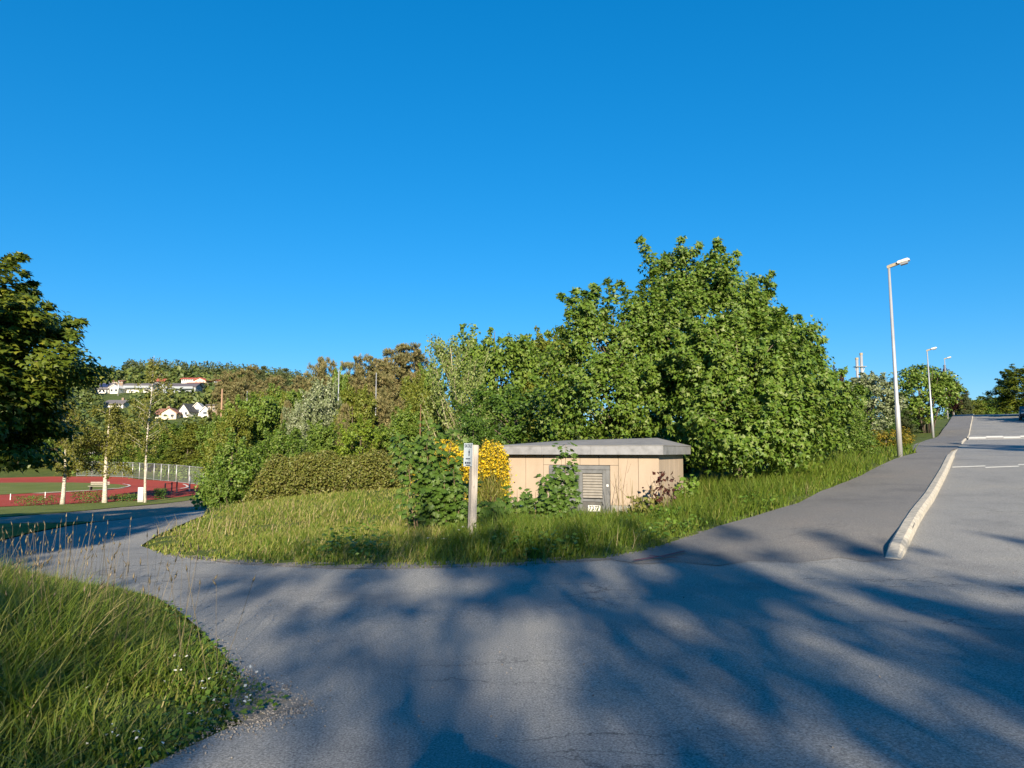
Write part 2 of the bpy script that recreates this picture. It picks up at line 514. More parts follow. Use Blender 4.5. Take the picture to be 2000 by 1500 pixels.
M['poleswood'] = wood_mat('pole_wood', [(.20, .12, .07), (.30, .18, .11), (.36, .24, .15)])
M['hwhite'] = solid('house_white', (.62, .60, .55), .8, .05, 2)
M['hcream'] = solid('house_cream', (.58, .50, .38), .8, .05, 2)
M['hgrey'] = solid('house_blue_grey', (.28, .31, .34), .8, .06, 2)
M['hdark'] = solid('house_dark', (.05, .052, .055), .8, .1, 2)
M['hbrown'] = solid('house_brown', (.23, .17, .13), .85, .1, 2)
M['rgrey'] = solid('roof_grey', (.15, .14, .145), .85, .15, 3)
M['rpurple'] = solid('roof_dark_slate', (.105, .095, .11), .85, .12, 3)
M['rred'] = solid('roof_red', (.36, .09, .06), .85, .12, 3)
M['rbrown'] = solid('roof_brown_tile', (.24, .12, .085), .85, .15, 3)
M['pane'] = solid('window_pane', (.05, .06, .075), .15, .1, 3, spec=.6)
M['solar'] = solid('solar_panel', (.03, .04, .10), .3, .1, 3, spec=.6)
M['carpaint'] = solid('dark_car_paint', (.03, .035, .045), .3, .05, 3, spec=.6)
M['rubber'] = solid('tyre_rubber', (.02, .02, .02), .9, .1, 10)
M['chrome'] = solid('wheel_metal', (.4, .4, .4), .35, .1, 8, metal=.8)
M['headlamp'] = solid('headlamp_glass', (.6, .62, .65), .15, .05, 5, spec=.7)
M['redlamp'] = solid('tail_lamp', (.3, .01, .01), .25, .05, 5)
M['cloth'] = solid('dark_jacket', (.05, .055, .07), .9, .15, 8)
M['skin'] = solid('skin_tone', (.5, .33, .25), .6, .05, 8)
mw, tw = new_mat('wire_mesh')           # chain-link too fine to resolve at this distance
pw = N(tw, "BsdfPrincipled", Roughness=.5); pw.inputs['Base Color'].default_value = (.34, .35, .36, 1)
tw_t = N(tw, "BsdfTransparent"); mxw = N(tw, "MixShader"); mxw.inputs[0].default_value = .16
tw.links.new(tw_t.outputs[0], mxw.inputs[1]); tw.links.new(pw.outputs[0], mxw.inputs[2]); out(tw, mxw.outputs[0])
M['wire'] = mw

# ------------------------------------------------------------------ outlines on the ground
def kerb_pt(Y, o=0.0):
    t = (Y - KY) / UY
    return (KX + UX * t + VX * o, Y + VY * o)

verge_front = [G(*p) for p in [(430, 992), (400, 1006), (345, 1028), (305, 1046), (275, 1066), (330, 1083), (420, 1096), (530, 1104), (660, 1109), (800, 1109), (940, 1104),
                               (1060, 1100), (1180, 1092), (1270, 1075), (1345, 1052), (1400, 1031), (1470, 1012), (1560, 986), (1640, 950), (1700, 922), (1752, 899), (1790, 888)]]
_k = kerb_pt(36, -4.3)
verge_right = verge_front[12:] + [kerb_pt(Yk, -2.0 if Yk > 38 else -2.15) for Yk in (36, 42, 52, 62, 75, 86, 97, 110, 130, 160)]
left_edge = [G(*p) for p in [(250, 1512), (330, 1480), (440, 1427), (520, 1398), (580, 1380), (520, 1352), (480, 1330), (440, 1282), (395, 1235), (350, 1195), (300, 1165), (230, 1150), (120, 1135), (0, 1122), (-120, 1110), (-300, 1100)]]
path_far = [G(*p) for p in [(-300, 1095), (-120, 1078), (0, 1057), (60, 1042), (130, 1028), (190, 1019), (260, 1012), (330, 1003), (400, 993), (430, 987)]]
kerb_line = [kerb_pt(Yk) for Yk in (10.4, 13, 16, 20, 24, 27, 33, 39, 48, 58, 68, 75, 86, 97, 110, 130, 160)]
road_poly = ([kerb_pt(160, 7.2), kerb_pt(130, 7.2), kerb_pt(97, 7.2), kerb_pt(75, 7.2), kerb_pt(50, 7.2), kerb_pt(30, 7.2), kerb_pt(10, 7.2), (16, -6), (16, -14), (-1.5, -14), (-1.5, 0), (-2.0, 2.5)]
             + left_edge[0:] + path_far + verge_front[0:14] + kerb_line[1:])
pave_poly = [G(*p) for p in ((1690, 1098), (1640, 1090), (1560, 1100), (1470, 1096), (1400, 1106), (1320, 1098), (1250, 1102))] + verge_right + [kerb_pt(Yk, .06) for Yk in (10.4, 13, 16, 20, 24, 27, 30, 33, 36, 39, 43, 48, 58, 68, 75, 86, 97, 110, 130, 160)][::-1]
lot_poly = [G(*p) for p in [(-60, 1030), (0, 1023), (110, 1021), (190, 1019.5), (260, 1012.5), (330, 1003.5), (400, 993.5), (440, 985), (450, 968), (410, 969), (330, 983), (240, 991), (110, 1003), (0, 1011), (-60, 1017)]]
track_poly = [G(*p) for p in [(-350, 1030), (-120, 1004), (0, 990), (140, 984), (300, 976), (400, 965), (450, 958), (450, 953), (400, 949.5), (300, 938), (250, 933), (205, 931), (100, 931), (-120, 934), (-350, 937)]]
infield = [G(*p) for p in [(-350, 987), (-120, 974), (0, 967), (100, 962), (200, 956.5), (240, 953), (250, 950), (235, 947), (200, 944.5), (140, 943), (40, 943), (-120, 945), (-350, 948)]]

def dense(poly, step):
    r = []
    n = len(poly)
    for i in range(n):
        a = np.array(poly[i]); b = np.array(poly[(i + 1) % n])
        d = np.linalg.norm(b - a)
        k = max(1, int(d / step(a)))
        for j in range(k):
            r.append(tuple(a + (b - a) * j / k))
    return r

def sheet(name, poly, material, lift, near=.5, ragged=0.0, grow=.035):
    step = lambda p: near + grow * math.hypot(p[0], p[1])
    outl = dense(poly, step)
    if ragged:
        rr = random.Random(5)
        outl = [(x + rr.uniform(-1, 1) * ragged, y + rr.uniform(-1, 1) * ragged) for x, y in outl]
    P = np.array(outl)
    n = len(P)
    x0, y0 = P.min(0); x1, y1 = P.max(0)
    pts = []
    y = y0
    while y < y1:
        st = step((0, y))
        xs = np.arange(x0, x1, st)
        pts.append(np.c_[xs, np.full(len(xs), y)])
        y += st
    I = np.concatenate(pts)
    I = I[inside(I[:, 0], I[:, 1], poly)]
    if len(I):
        cl = list(map(tuple, poly)) + [tuple(poly[0])]
        I = I[edge_dist(I[:, 0], I[:, 1], cl) > near * .4]
    A = [Vector(p) for p in np.r_[P, I]]
    v, e, f, *_ = delaunay_2d_cdt(A, [(i, (i + 1) % n) for i in range(n)], [], 1, 1e-5)
    v = np.array([(p.x, p.y) for p in v])
    f = [t for t in f if len(t) == 3]
    F = np.array(f)
    c = v[F].mean(1)
    F = F[inside(c[:, 0], c[:, 1], outl)]
    Z = H(v[:, 0], v[:, 1]) + (lift(v[:, 0], v[:, 1]) if callable(lift) else lift)
    me = mesh_from(name, np.c_[v, Z], F, smooth=True)
    o = link(name, me, material)
    o["kind"] = "structure"
    return o

# ------------------------------------------------------------------ ground
nu = 330
u = np.linspace(-1, 1, nu)
gx = 7.0 * np.sinh(5.55 * u)
w_ = np.linspace(-3.1, 5.55, nu)
gy = 9.0 + 7.0 * np.sinh(w_)
XX, YY = np.meshgrid(gx, gy)
xf, yf = XX.ravel(), YY.ravel()
ZZ = H(xf, yf)
hard = inside(xf, yf, road_poly) | inside(xf, yf, pave_poly)
soft = inside(xf, yf, lot_poly) | inside(xf, yf, track_poly)
near_hard = hard.copy()
for pl in (road_poly, pave_poly):
    near_hard |= edge_dist(xf, yf, pl + [pl[0]]) < .06
bump = .03 * np.sin(xf * 1.7 + 1) * np.cos(yf * 1.3) + .02 * np.sin(xf * 4.1) * np.sin(yf * 3.7 + 2)
ZZ = np.where(near_hard, ZZ - .09 - .0006 * np.hypot(xf, yf), ZZ + np.where(soft, -.12, bump + .01))
idx = np.arange(nu * nu).reshape(nu, nu)
F = np.stack([idx[:-1, :-1], idx[:-1, 1:], idx[1:, 1:], idx[1:, :-1]], -1).reshape(-1, 4)
gme = mesh_from('ground', np.c_[xf, yf, ZZ], F, True)
tag(link('ground', gme, M['ground']), kind='structure')

sheet('road', road_poly, M['road'], .0, .4, .02)
def pave_lift(x, y):
    d = edge_dist(x, y, [G(1190, 1094), (KX, KY)])
    lat = np.clip(1 - edge_dist(x, y, kerb_line) / 2.6, 0, 1)
    drop = np.exp(-((y - 35.5) / 5.0) ** 4)
    return .005 + np.clip((d - .2) / 1.6, 0, 1) * (.03 + .075 * lat) * (1 - .85 * drop)
sheet('pavement', pave_poly, M['pave'], pave_lift, .3, .03)
sheet('gravel_lot', lot_poly, M['lot'], .01, 1.0)
sheet('running_track', track_poly, M['track'], .02, 1.5)
sheet('infield_lawn', infield, M['lawn'], .05, 1.5)
lawn = [G(*p) for p in [(-60, 1016), (0, 1010.5), (110, 1002.5), (240, 990.5), (330, 982.5), (415, 969), (415, 963), (300, 977), (140, 985), (0, 991), (-60, 997)]]
sheet('lawn_strip', lawn, M['lawn'], .03, 1.0)
wedge = [G(*p) for p in [(-60, 1031), (0, 1024), (110, 1022), (185, 1020), (130, 1027.5), (60, 1041), (0, 1056), (-60, 1066)]]
sheet('lawn_wedge', wedge, M['lawn'], .02, 1.0)
# sandy inner border of the track and the pale line round its bend
def ribbon(name, pts, width, material, lift):
    P = [Vector((x, y, 0)) for x, y in pts]
    V = []
    for i, p in enumerate(P):
        t = (P[min(i + 1, len(P) - 1)] - P[max(i - 1, 0)]).normalized()
        nrm = Vector((-t.y, t.x, 0))
        for s in (-.5, .5):
            q = p + nrm * width * s
            V.append((q.x, q.y, h1(q.x, q.y) + lift))
    F = [(2 * i, 2 * i + 1, 2 * i + 3, 2 * i + 2) for i in range(len(P) - 1)]
    me = bpy.data.meshes.new(name); me.from_pydata(V, [], F)
    return tag(link(name, me, material), kind='structure')
ribbon('sand_strip', [G(*p) for p in [(70, 964.5), (110, 962), (160, 959.5), (200, 957), (235, 954)]], 1.6, M['sand'], .06)
ribbon('track_line', [G(*p) for p in [(235, 953.5), (248, 951.5), (254, 949.5), (250, 947.5), (240, 946)]], .25, M['white'], .07)
ribbon('track_line', [G(*p) for p in [(352, 955), (363, 953), (367, 951), (364, 948.5), (358, 946)]], .25, M['white'], .05)
# bare earth and gravel along the verge
gr = [G(*p) for p in [(465, 1325), (525, 1350), (590, 1379), (528, 1404), (470, 1420), (440, 1390)]]
sheet('gravel_patch', gr, M['gravel'], .005, .10, .045)
gr2 = verge_front[5:16]
gr2 = [(x, y - .07) for x, y in gr2] + [(x - .05, y + .40) for x, y in gr2[::-1]]
sheet('gravel_edge', gr2, M['gravel'], .006, .15, .05)

# ------------------------------------------------------------------ kerb
def kerb_piece(name, pts, label, lifts, wid=.22, hgt=.135):
    V = []; prof = [(-wid / 2, -.12), (-wid / 2, hgt - .02), (-wid / 2 + .03, hgt), (wid / 2 - .07, hgt), (wid / 2 - .02, hgt - .05), (wid / 2, -.12)]
    P = [Vector((x, y, 0)) for x, y in pts]
    for i, p in enumerate(P):
        t = (P[min(i + 1, len(P) - 1)] - P[max(i - 1, 0)]).normalized()
        nrm = Vector((t.y, -t.x, 0))
        z = h1(p.x, p.y)
        for a, b in prof:
            q = p + nrm * a
            V.append((q.x, q.y, z + (b * lifts[i] if b > 0 else b)))
    k = len(prof)
    F = [(i * k + j, i * k + (j + 1), (i + 1) * k + j + 1, (i + 1) * k + j) for i in range(len(P) - 1) for j in range(k - 1)]
    F += [tuple(range(k))[::-1], tuple((len(P) - 1) * k + j for j in range(k))]
    me = bpy.data.meshes.new(name); me.from_pydata(V, [], F)
    me.update()
    return tag(link(name, me, M['kerb']), label, 'kerb', kind='structure')
n_seg = 16
k_end = Vector((*kerb_pt(26.6, .10), 0))
k_start = Vector((*kerb_pt(10.40, -.02), 0))
def curve_pts(a, b, n, bow):
    d = (b - a); nn = Vector((d.y, -d.x, 0)).normalized()
    return [tuple((a + d * (i / n) + nn * bow * math.sin(math.pi * i / n))[:2]) for i in range(n + 1)]
kp = curve_pts(k_start, k_end, n_seg, .04)
piece_n = 2
for i in range(0, n_seg, piece_n):
    seg = kp[i:i + piece_n + 1]
    a, b = Vector(seg[0]), Vector(seg[-1])
    g = (b - a).normalized() * .006
    seg = [tuple(a + g), *seg[1:-1], tuple(b - g)]
    lf = [1.0] * len(seg)
    if i == 0:
        seg = [seg[0], tuple(Vector(seg[0]).lerp(Vector(seg[1]), .45)), *seg[1:]]
        lf = [.16, .95, 1, 1]
    if i == n_seg - piece_n:
        lf[-1] = .8
    kerb_piece('kerb', seg, 'pale concrete kerb stone with a sloping front end beside the pavement' if i == 0 else None, lf)
kerb_piece('kerb', [tuple(k_end[:2]), kerb_pt(28.5, .07), kerb_pt(32.5, .04)], None, [.8, .5, .12], .18)
far_k = [39, 44, 50, 56, 62, 68, 75, 82, 90, 97, 104, 112, 125, 140]
for a, b in zip(far_k[:-1], far_k[1:]):
    kerb_piece('kerb', [kerb_pt(a + .01, .06), kerb_pt((a + b) / 2, .06), kerb_pt(b - .01, .06)], None, [.25 if a == 39 else 1, 1, 1], .14, .10)

# ------------------------------------------------------------------ painted road markings
def marking(name, quads, material, lift):
    V = []; F = []
    for q in quads:
        b = len(V)
        V += [(x, y, h1(x, y) + lift) for x, y in q]
        F.append(tuple(range(b, b + len(q))))
    me = bpy.data.meshes.new(name); me.from_pydata(V, [], F)
    return tag(link(name, me, material), kind='structure')

def rd(Y, o, s=0.0):
    """a spot on the carriageway: o metres right of the kerb line, measured square to it at distance Y"""
    return (KX + UX * ((Y - KY) / UY + s) + VX * o, Y + UY * s + VY * o)
for Yk, w0, cnt, dep in ((22.6, .85, 8, .30),):
    for i in range(cnt):
        a = .25 + i * w0; b = a + w0
        sh = .35 if i % 2 else 0.0
        # follows the line of the hump, which lies square to the view down the road
        def q(o, s):
            return rd(Yk, o, s + o * .64)
        marking('road_marking', [[q(a, -sh * 1.4), q(b, -sh * 1.4), q(b, -sh * 1.4 + dep), q(a, -sh * 1.4 + dep)]], M['white'], .008 if Yk < 30 else .035)
def hump(Yk=49.0):
    prof = [(-.05, -.02), (0, .015), (1.3, .19), (2.6, .24), (4.2, .19), (5.6, .0)]
    def q(o, s_):
        return rd(Yk, o, s_ + o * .64)
    V = []; F = []
    n = 15
    for j in range(n):
        o_ = .22 + 6.9 * j / (n - 1)
        for s_, z_ in prof:
            x_, y_ = q(o_, s_); V.append((x_, y_, h1(x_, y_) + z_ + .02))
    k = len(prof)
    for j in range(n - 1):
        for i in range(k - 1):
            F.append((j * k + i, (j + 1) * k + i, (j + 1) * k + i + 1, j * k + i + 1))
    me = bpy.data.meshes.new('speed_hump'); me.from_pydata(V, [], F)
    tag(link('speed_hump', me, M['road']), kind='structure')
    for i in range(7):
        a_ = .25 + i * .97; b_ = a_ + .96
        s0 = .45 if i % 2 else .10
        V = []
        for o_, s_ in ((a_, s0), (b_, s0), (b_, s0 + .75), (a_, s0 + .75)):
            x_, y_ = q(o_, s_); V.append((x_, y_, h1(x_, y_) + float(np.interp(s_, [p[0] for p in prof], [p[1] for p in prof])) + .032))
        me = bpy.data.meshes.new('road_marking'); me.from_pydata(V, [], [(0, 1, 2, 3)])
        tag(link('road_marking', me, M['white']), kind='structure')
hump()
def stroke(p, q, w):
    a, b = Vector(G(*p)), Vector(G(*q)); d = (b - a).normalized(); n_ = Vector((-d.y, d.x)) * w / 2
    return [tuple(a - n_), tuple(b - n_), tuple(b + n_), tuple(a + n_)]
marking('paint_cross', [stroke((1237, 1100), (1295, 1091), .05), stroke((1295, 1091), (1338, 1081), .06)], M['redpaint'], .040)
marking('paint_cross', [stroke((1268, 1091), (1325, 1096), .05)], M['redpaint'], .044)

# ------------------------------------------------------------------ leaves and trees
T_LEAF = (np.array([(0, 0, 0), (.36, .42, .10), (0, 1, -.05), (-.36, .42, .10)]), np.array([(0, 1, 2), (0, 2, 3)]))
_mo = [(0, 0), (.30, -.06), (.24, .20), (.60, .34), (.30, .52), (.34, .80), (.12, .72), (0, 1.06), (-.12, .72), (-.34, .80), (-.30, .52), (-.60, .34), (-.24, .20), (-.30, -.06)]
_mo5 = [(0, 0), (.34, .02), (.22, .26), (.58, .48), (.20, .62), (0, 1.06), (-.20, .62), (-.58, .48), (-.22, .26), (-.34, .02)]
def _star(o):
    v = [(0, .38, .07)] + [(x, y, -.10 * abs(x) * 2 - .05 * y) for x, y in o]
    n = len(o)
    return np.array(v), np.array([(0, 1 + i, 1 + (i + 1) % n) for i in range(n)])
T_MAPLE = _star(_mo)
T_TRI = _star([(0, 0), (.56, .34), (.20, .52), (0, 1.05), (-.20, .52), (-.56, .34)])
T_MAPLE5 = _star(_mo5)
T_NEEDLE = (np.array([(0, 0, 0)] + [c for k in range(6) for c in ((math.cos(k * 1.05) * .42, .85 + .12 * (k % 2), math.sin(k * 1.05) * .42), (math.cos(k * 1.05 + .42) * .40, .72, math.sin(k * 1.05 + .42) * .40))]),
            np.array([(0, 1 + 2 * k, 2 + 2 * k) for k in range(6)]))
T_BLADE = (np.array([(-.5, 0, 0), (.5, 0, 0), (-.38, .55, .10), (.38, .55, .10), (0, 1, .42)]), np.array([(0, 1, 3), (0, 3, 2), (2, 3, 4)]))

def norm(a):
    return a / (np.linalg.norm(a, axis=-1, keepdims=True) + 1e-9)

def place_leaves(T, P, D, Nn, S, W=None, thin=False):
    tv, tf = T
    D = norm(D)
    side = norm(np.cross(D, Nn))
    nn = np.cross(side, D)
    W = S if W is None else W
    V = (P[:, None] + tv[None, :, 0, None] * side[:, None] * W[:, None, None]
         + tv[None, :, 1, None] * D[:, None] * S[:, None, None] + tv[None, :, 2, None] * nn[:, None] * (W if thin else S)[:, None, None])
    k = len(tv)
    F = tf[None] + (np.arange(len(P)) * k)[:, None, None]
    return V.reshape(-1, 3), F.reshape(-1, tf.shape[1])

def crown_points(r, lobes, n_cl, per, cr, shell=.55, flat=.75, gap=0.0, shoots=0):
    """leaf clumps gathered near the skin of overlapping lobes"""
    L = np.array(lobes, float)
    area = (L[:, 3] * L[:, 4] + L[:, 4] * L[:, 5] + L[:, 3] * L[:, 5])
    C = []; O = []
    ph = r.uniform(0, 6, 6)
    while len(C) < n_cl:
        i = r.choice(len(L), p=area / area.sum())
        d = norm(r.normal(size=3))
        f = shell + (1.0 - shell) * r.random() ** .6
        p = L[i, :3] + d * L[i, 3:] * f * (1 + .10 * math.sin(5 * d[0] + ph[0]) + .10 * math.sin(6 * d[2] + ph[1]))
        q = ((p - L[:, :3]) / L[:, 3:]); q = (q ** 2).sum(1); q[i] = 9
        if (q < .42).any():
            continue
        if gap and math.sin(p[0] * gap + ph[2]) * math.sin(p[2] * gap * 1.2 + ph[3]) * math.sin(p[1] * gap + ph[4]) > .28:
            continue
        if p[2] < .15:
            continue
        C.append(p); O.append(norm(d / L[i, 3:] * L[i, 3:].mean()))
    C = np.array(C); O = np.array(O)
    sz = r.uniform(.65, 1.25, len(C)) * cr
    if shoots:
        k = [i for i in r.permutation(len(C)) if O[i, 2] > -.1][:shoots]
        for j, fr in ((1, .62), (2, .46), (3, .3)):
            up = norm(O[k] * .75 + np.array([0, 0, .55]) + r.normal(size=(len(k), 3)) * .15)
            C = np.r_[C, C[k] + up * j * cr * .62]; O = np.r_[O, O[k]]; sz = np.r_[sz, np.full(len(k), cr * fr)]
    n = len(C)
    off = norm(r.normal(size=(n, per, 3))) * (r.random((n, per, 1)) ** .45)
    off[..., 2] *= flat
    P = C[:, None] + off * sz[:, None, None]
    outw = norm(O[:, None] * .8 + off * .7)
    return C, O, P.reshape(-1, 3), outw.reshape(-1, 3)

def leaf_mesh(name, r, P, outw, T, size, up=.45, rnd=.55, droop=.5):
    n = len(P)
    Nn = norm(outw * .75 + np.array([0, 0, up]) + r.normal(size=(n, 3)) * rnd)
    rd_ = r.normal(size=(n, 3)) + outw * .5 + np.array([0, 0, -droop])
    D = rd_ - (rd_ * Nn).sum(1, keepdims=True) * Nn
    S = size * r.uniform(.65, 1.3, n)
    V, F = place_leaves(T, P, D, Nn, S)
    return mesh_from(name, V, F)

def wood_mesh(name, r, hgt, tr, C, lean=(0, 0), n_br=14, fork=.3, multi=0, bt=.35, top=.9):
    mb = MB()
    if multi:
        for k in range(multi):
            a = 2 * math.pi * k / multi + r.uniform(-.3, .3)
            c = C[r.integers(len(C))]
            p0 = Vector((math.cos(a) * tr, math.sin(a) * tr, -.2))
            p3 = Vector((math.cos(a) * (.1 + .24 * r.random()) * hgt, math.sin(a) * (.1 + .24 * r.random()) * hgt, hgt * r.uniform(.6, .9)))
            p1 = p0.lerp(p3, .35) + Vector((0, 0, .1 * hgt)); p2 = p0.lerp(p3, .7) + Vector((0, 0, .06 * hgt))
            mb.tube([p0, p1, p2, p3], [tr * .2, tr * .15, tr * .1, tr * .03], 5)
    else:
        q = 7
        pts = [Vector((lean[0] * (i / q) ** 1.3 + (r.normal() * .012 * hgt if 0 < i else 0), lean[1] * (i / q) ** 1.3 + (r.normal() * .012 * hgt if 0 < i else 0), -.25 + (hgt * top + .25) * i / q)) for i in range(q + 1)]
        rad = [tr * (1.25 if i == 0 else 1) * (1 - i / q) ** .85 + .012 for i in range(q + 1)]
        mb.tube(pts, rad, 8)
        order = r.permutation(len(C))[:n_br]
        for k in order:
            c = Vector(C[k])
            zt = max(.12 * hgt, min(hgt * .75, c.z * .62))
            f = min(.999, max(0, (zt + .25) / (hgt * top + .25))) * q
            i0 = int(f)
            a = pts[i0].lerp(pts[min(q, i0 + 1)], f - i0)
            rr = max(.015, tr * (1 - f / q) * .5)
            m_ = a.lerp(c, .5) + Vector((0, 0, (c - a).length * .10))
            mb.tube([a, m_, c], [rr, rr * .65, rr * .2], 5)
    return mb.build(name, None, me_only=True, smooth=True)

SP = {}
def species(key, fn, variants):
    SP[key] = (fn, variants, {})

def lob_round(r, W, Hh, low=.12, n=7):
    L = [(0, 0, Hh * (.5 + low / 2), W * .36, W * .36, Hh * (.5 - low / 2) * .95)]
    for k in range(n):
        a = 2 * math.pi * k / n + r.uniform(-.4, .4)
        z = Hh * r.uniform(low + .15, .82)
        f = math.sqrt(max(.05, 1 - ((z / Hh - .5) / .55) ** 2))
        d = W * .30 * f * r.uniform(.85, 1.15)
        s = W * r.uniform(.15, .24)
        L.append((math.cos(a) * d, math.sin(a) * d, z, s, s, s * r.uniform(.8, 1.2)))
    L.append((r.uniform(-.06, .06) * W, 0, Hh * .86, W * .17, W * .17, Hh * .14))
    return L

def gen_broad(W, Hh, leaf, T, cl, per, cr, bark='bark', low=.10, gap=0, up=.45, droop=.5, n_br=16, n_lobes=8, shell=.55):
    def f(r):
        L = lob_round(r, W, Hh, low, n_lobes)
        C, O, P, ow = crown_points(r, L, cl, per, cr, shell, .75, gap, shoots=cl // 9)
        return leaf_mesh('crown', r, P, ow, T, leaf, up, .55, droop), wood_mesh('trunk', r, Hh, W * .028 + .03, C, n_br=n_br), W, Hh, bark
    return f

def gen_pine(W, Hh, leaf, cl, per, cr, low=.25, flat_top=True, mixed=1.0):
    def f(r):
        L = []
        n = 11
        for k in range(n):
            z = Hh * (low + (1 - low) * (k + .5) / n)
            t = (z / Hh - low) / (1 - low)
            prof = (math.sqrt(max(.04, 1 - (t * 1.0 - .35) ** 2 / .5)) if flat_top else (1 - t) ** .75 + .08)
            a = k * 2.4 + r.uniform(-.3, .3)
            d = W * .26 * prof
            s = W * .24 * (prof * .8 + .2)
            L.append((math.cos(a) * d, math.sin(a) * d, z, s, s, Hh * .085))
            L.append((-math.cos(a + .7) * d * .7, -math.sin(a + .7) * d * .7, z, s * .9, s * .9, Hh * .075))
        C, O, P, ow = crown_points(r, L, cl, per, cr, .35, .55)
        n_ = len(P)
        D = norm(ow + np.array([0, 0, .75]) + r.normal(size=(n_, 3)) * .5)
        Nn = norm(r.normal(size=(n_, 3)))
        V, F = place_leaves(T_NEEDLE, P, D, Nn, leaf * r.uniform(.7, 1.3, n_))
        return mesh_from('crown', V, F), wood_mesh('trunk', r, Hh, W * .03 + .04, C, n_br=14, top=.95), W, Hh, 'bark_pine'
    return f

def gen_poplar(W, Hh):
    def f(r):
        C = []; mbp = []
        mb = MB()
        q = 9
        pts = [Vector((-.02 * W + .10 * W * math.sin(i * .5), 0, Hh * i / q * .97 - .2)) for i in range(q + 1)]
        mb.tube(pts, [.11 * (1 - i / q) + .015 for i in range(q + 1)], 7)
        P = []; ow = []
        for k in range(46):
            f_ = r.uniform(.10, .93)
            i0 = int(f_ * q); a = pts[i0].lerp(pts[i0 + 1], f_ * q - i0)
            ang = r.uniform(0, 2 * math.pi)
            ln = W * (.58 * (1 - f_) ** .55 + .12) * r.uniform(.7, 1.1)
            rise = r.uniform(1.0, 1.9)
            b = a + Vector((math.cos(ang) * ln, math.sin(ang) * ln, ln * rise))
            b.z = min(b.z, Hh * r.uniform(.96, 1.03))
            m_ = a.lerp(b, .5) + Vector((math.cos(ang), math.sin(ang), -.4)) * ln * .12
            mb.tube([a, m_, b], [.045 * (1 - f_) + .012, .028 * (1 - f_) + .008, .005], 4)
            for j in range(190):
                t = r.random() ** .75 * .92 + .08
                p = (a.lerp(m_, t * 2) if t < .5 else m_.lerp(b, t * 2 - 1))
                d_ = norm(r.normal(size=3))
                P.append(np.array(p) + d_ * .26 * r.random() ** .5); ow.append(d_)
        P = np.array(P); ow = np.array(ow)
        return leaf_mesh('crown', r, P, ow, T_LEAF, .13, .3, .7, .1), mb.build('trunk', None, me_only=True, smooth=True), W, Hh, 'bark_pale'
    return f

def gen_birch(W, Hh, crown_from=.28, dens=40, nl=210, tk=1.6):
    def f(r):
        mb = MB(); q = 9
        bend = r.uniform(-.12, .12) * W
        pts = [Vector((bend * math.sin(i * .55) + r.normal() * .02, r.normal() * .02, -.2 + (Hh * .98 + .2) * i / q)) for i in range(q + 1)]
        mb.tube(pts, [.14 * tk * (1 - i / q) ** .9 * Hh / 11 + .015 + (.05 if i == 0 else 0) for i in range(q + 1)], 8)
        P = []; ow = []
        for k in range(dens):
            f_ = r.uniform(crown_from, .95)
            i0 = int(f_ * q); a = pts[i0].lerp(pts[i0 + 1], f_ * q - i0)
            ang = r.uniform(0, 2 * math.pi)
            ln = W * .55 * (math.sin(math.pi * min(1, (f_ - crown_from) / (1 - crown_from) * .75 + .25)) ** .8) * r.uniform(.6, 1.1)
            b = a + Vector((math.cos(ang) * ln, math.sin(ang) * ln, ln * .55))
            c = b + Vector((math.cos(ang) * ln * .25, math.sin(ang) * ln * .25, -ln * .45))
            mb.tube([a, b, c], [.02, .011, .003], 4)
            for j in range(nl):
                t = r.random()
                p = (a.lerp(b, t * 2) if t < .5 else b.lerp(c, t * 2 - 1))
                d_ = norm(r.normal(size=3))
                P.append(np.array(p) + d_ * np.array([1, 1, 1.3]) * .42 * r.random() ** .5); ow.append(d_)
        return leaf_mesh('crown', r, np.array(P), np.array(ow), T_LEAF, .19, .2, .8, .6), mb.build('trunk', None, me_only=True, smooth=True), W, Hh, 'birch'
    return f

def gen_multi(W, Hh):
    def f(r):
        L = lob_round(r, W, Hh, .12, 10)
        C, O, P, ow = crown_points(r, L, 300, 40, .42, .6)
        # the side towards the road is thin low down, so the stems show
        keep = ~((P[:, 2] < Hh * .62) & (P[:, 1] < -.05 * W) & (np.abs(P[:, 0]) < W * .10) & (r.random(len(P)) < .8))
        return leaf_mesh('crown', r, P[keep], ow[keep], T_LEAF, .20), wood_mesh('trunk', r, Hh, .35, C, multi=16), W, Hh, 'bark'
    return f

species('maple', (gen_broad(6, 7, .16, T_TRI, 300, 44, .50, low=.04, up=.35, gap=1.1), 'maple'), 2)
species('maple_shrub', (gen_broad(3, 3.2, .125, T_TRI, 150, 36, .34, low=.0, up=.35, n_br=8), 'maple'), 2)
species('hazel', (gen_broad(5.5, 5, .15, T_LEAF, 330, 30, .42, low=.02), 'hazel'), 2)
species('broad', (gen_broad(6, 8, .20, T_LEAF, 360, 38, .50, low=.06, gap=.9), 'broad'), 3)
species('olive', (gen_broad(6, 8, .20, T_LEAF, 360, 38, .48, low=.06, gap=.9), 'olive'), 2)
species('lime', (gen_broad(4, 4.5, .14, T_TRI, 190, 36, .38, low=.0), 'lime'), 1)
species('silver', (gen_broad(5, 7, .19, T_LEAF, 360, 26, .42, low=.04), 'silver'), 2)
species('copper', (gen_broad(6, 8, .24, T_LEAF, 260, 24, .5), 'copper'), 1)
species('autumn', (gen_broad(3, 2, .11, T_LEAF, 210, 24, .26, low=.0, n_br=8), 'autumn'), 1)
species('pine', (gen_pine(7, 10, .42, 300, 16, .48), 'pine'), 3)
species('pine_round', (gen_pine(9, 12, .44, 430, 17, .52, low=.30), 'pine'), 1)
species('pine_bush', (gen_pine(5, 7, .36, 300, 16, .40, low=.05, flat_top=False), 'pine'), 1)
species('conifer', (gen_pine(5, 11, .5, 260, 14, .45, low=.08, flat_top=False), 'pine_g'), 1)
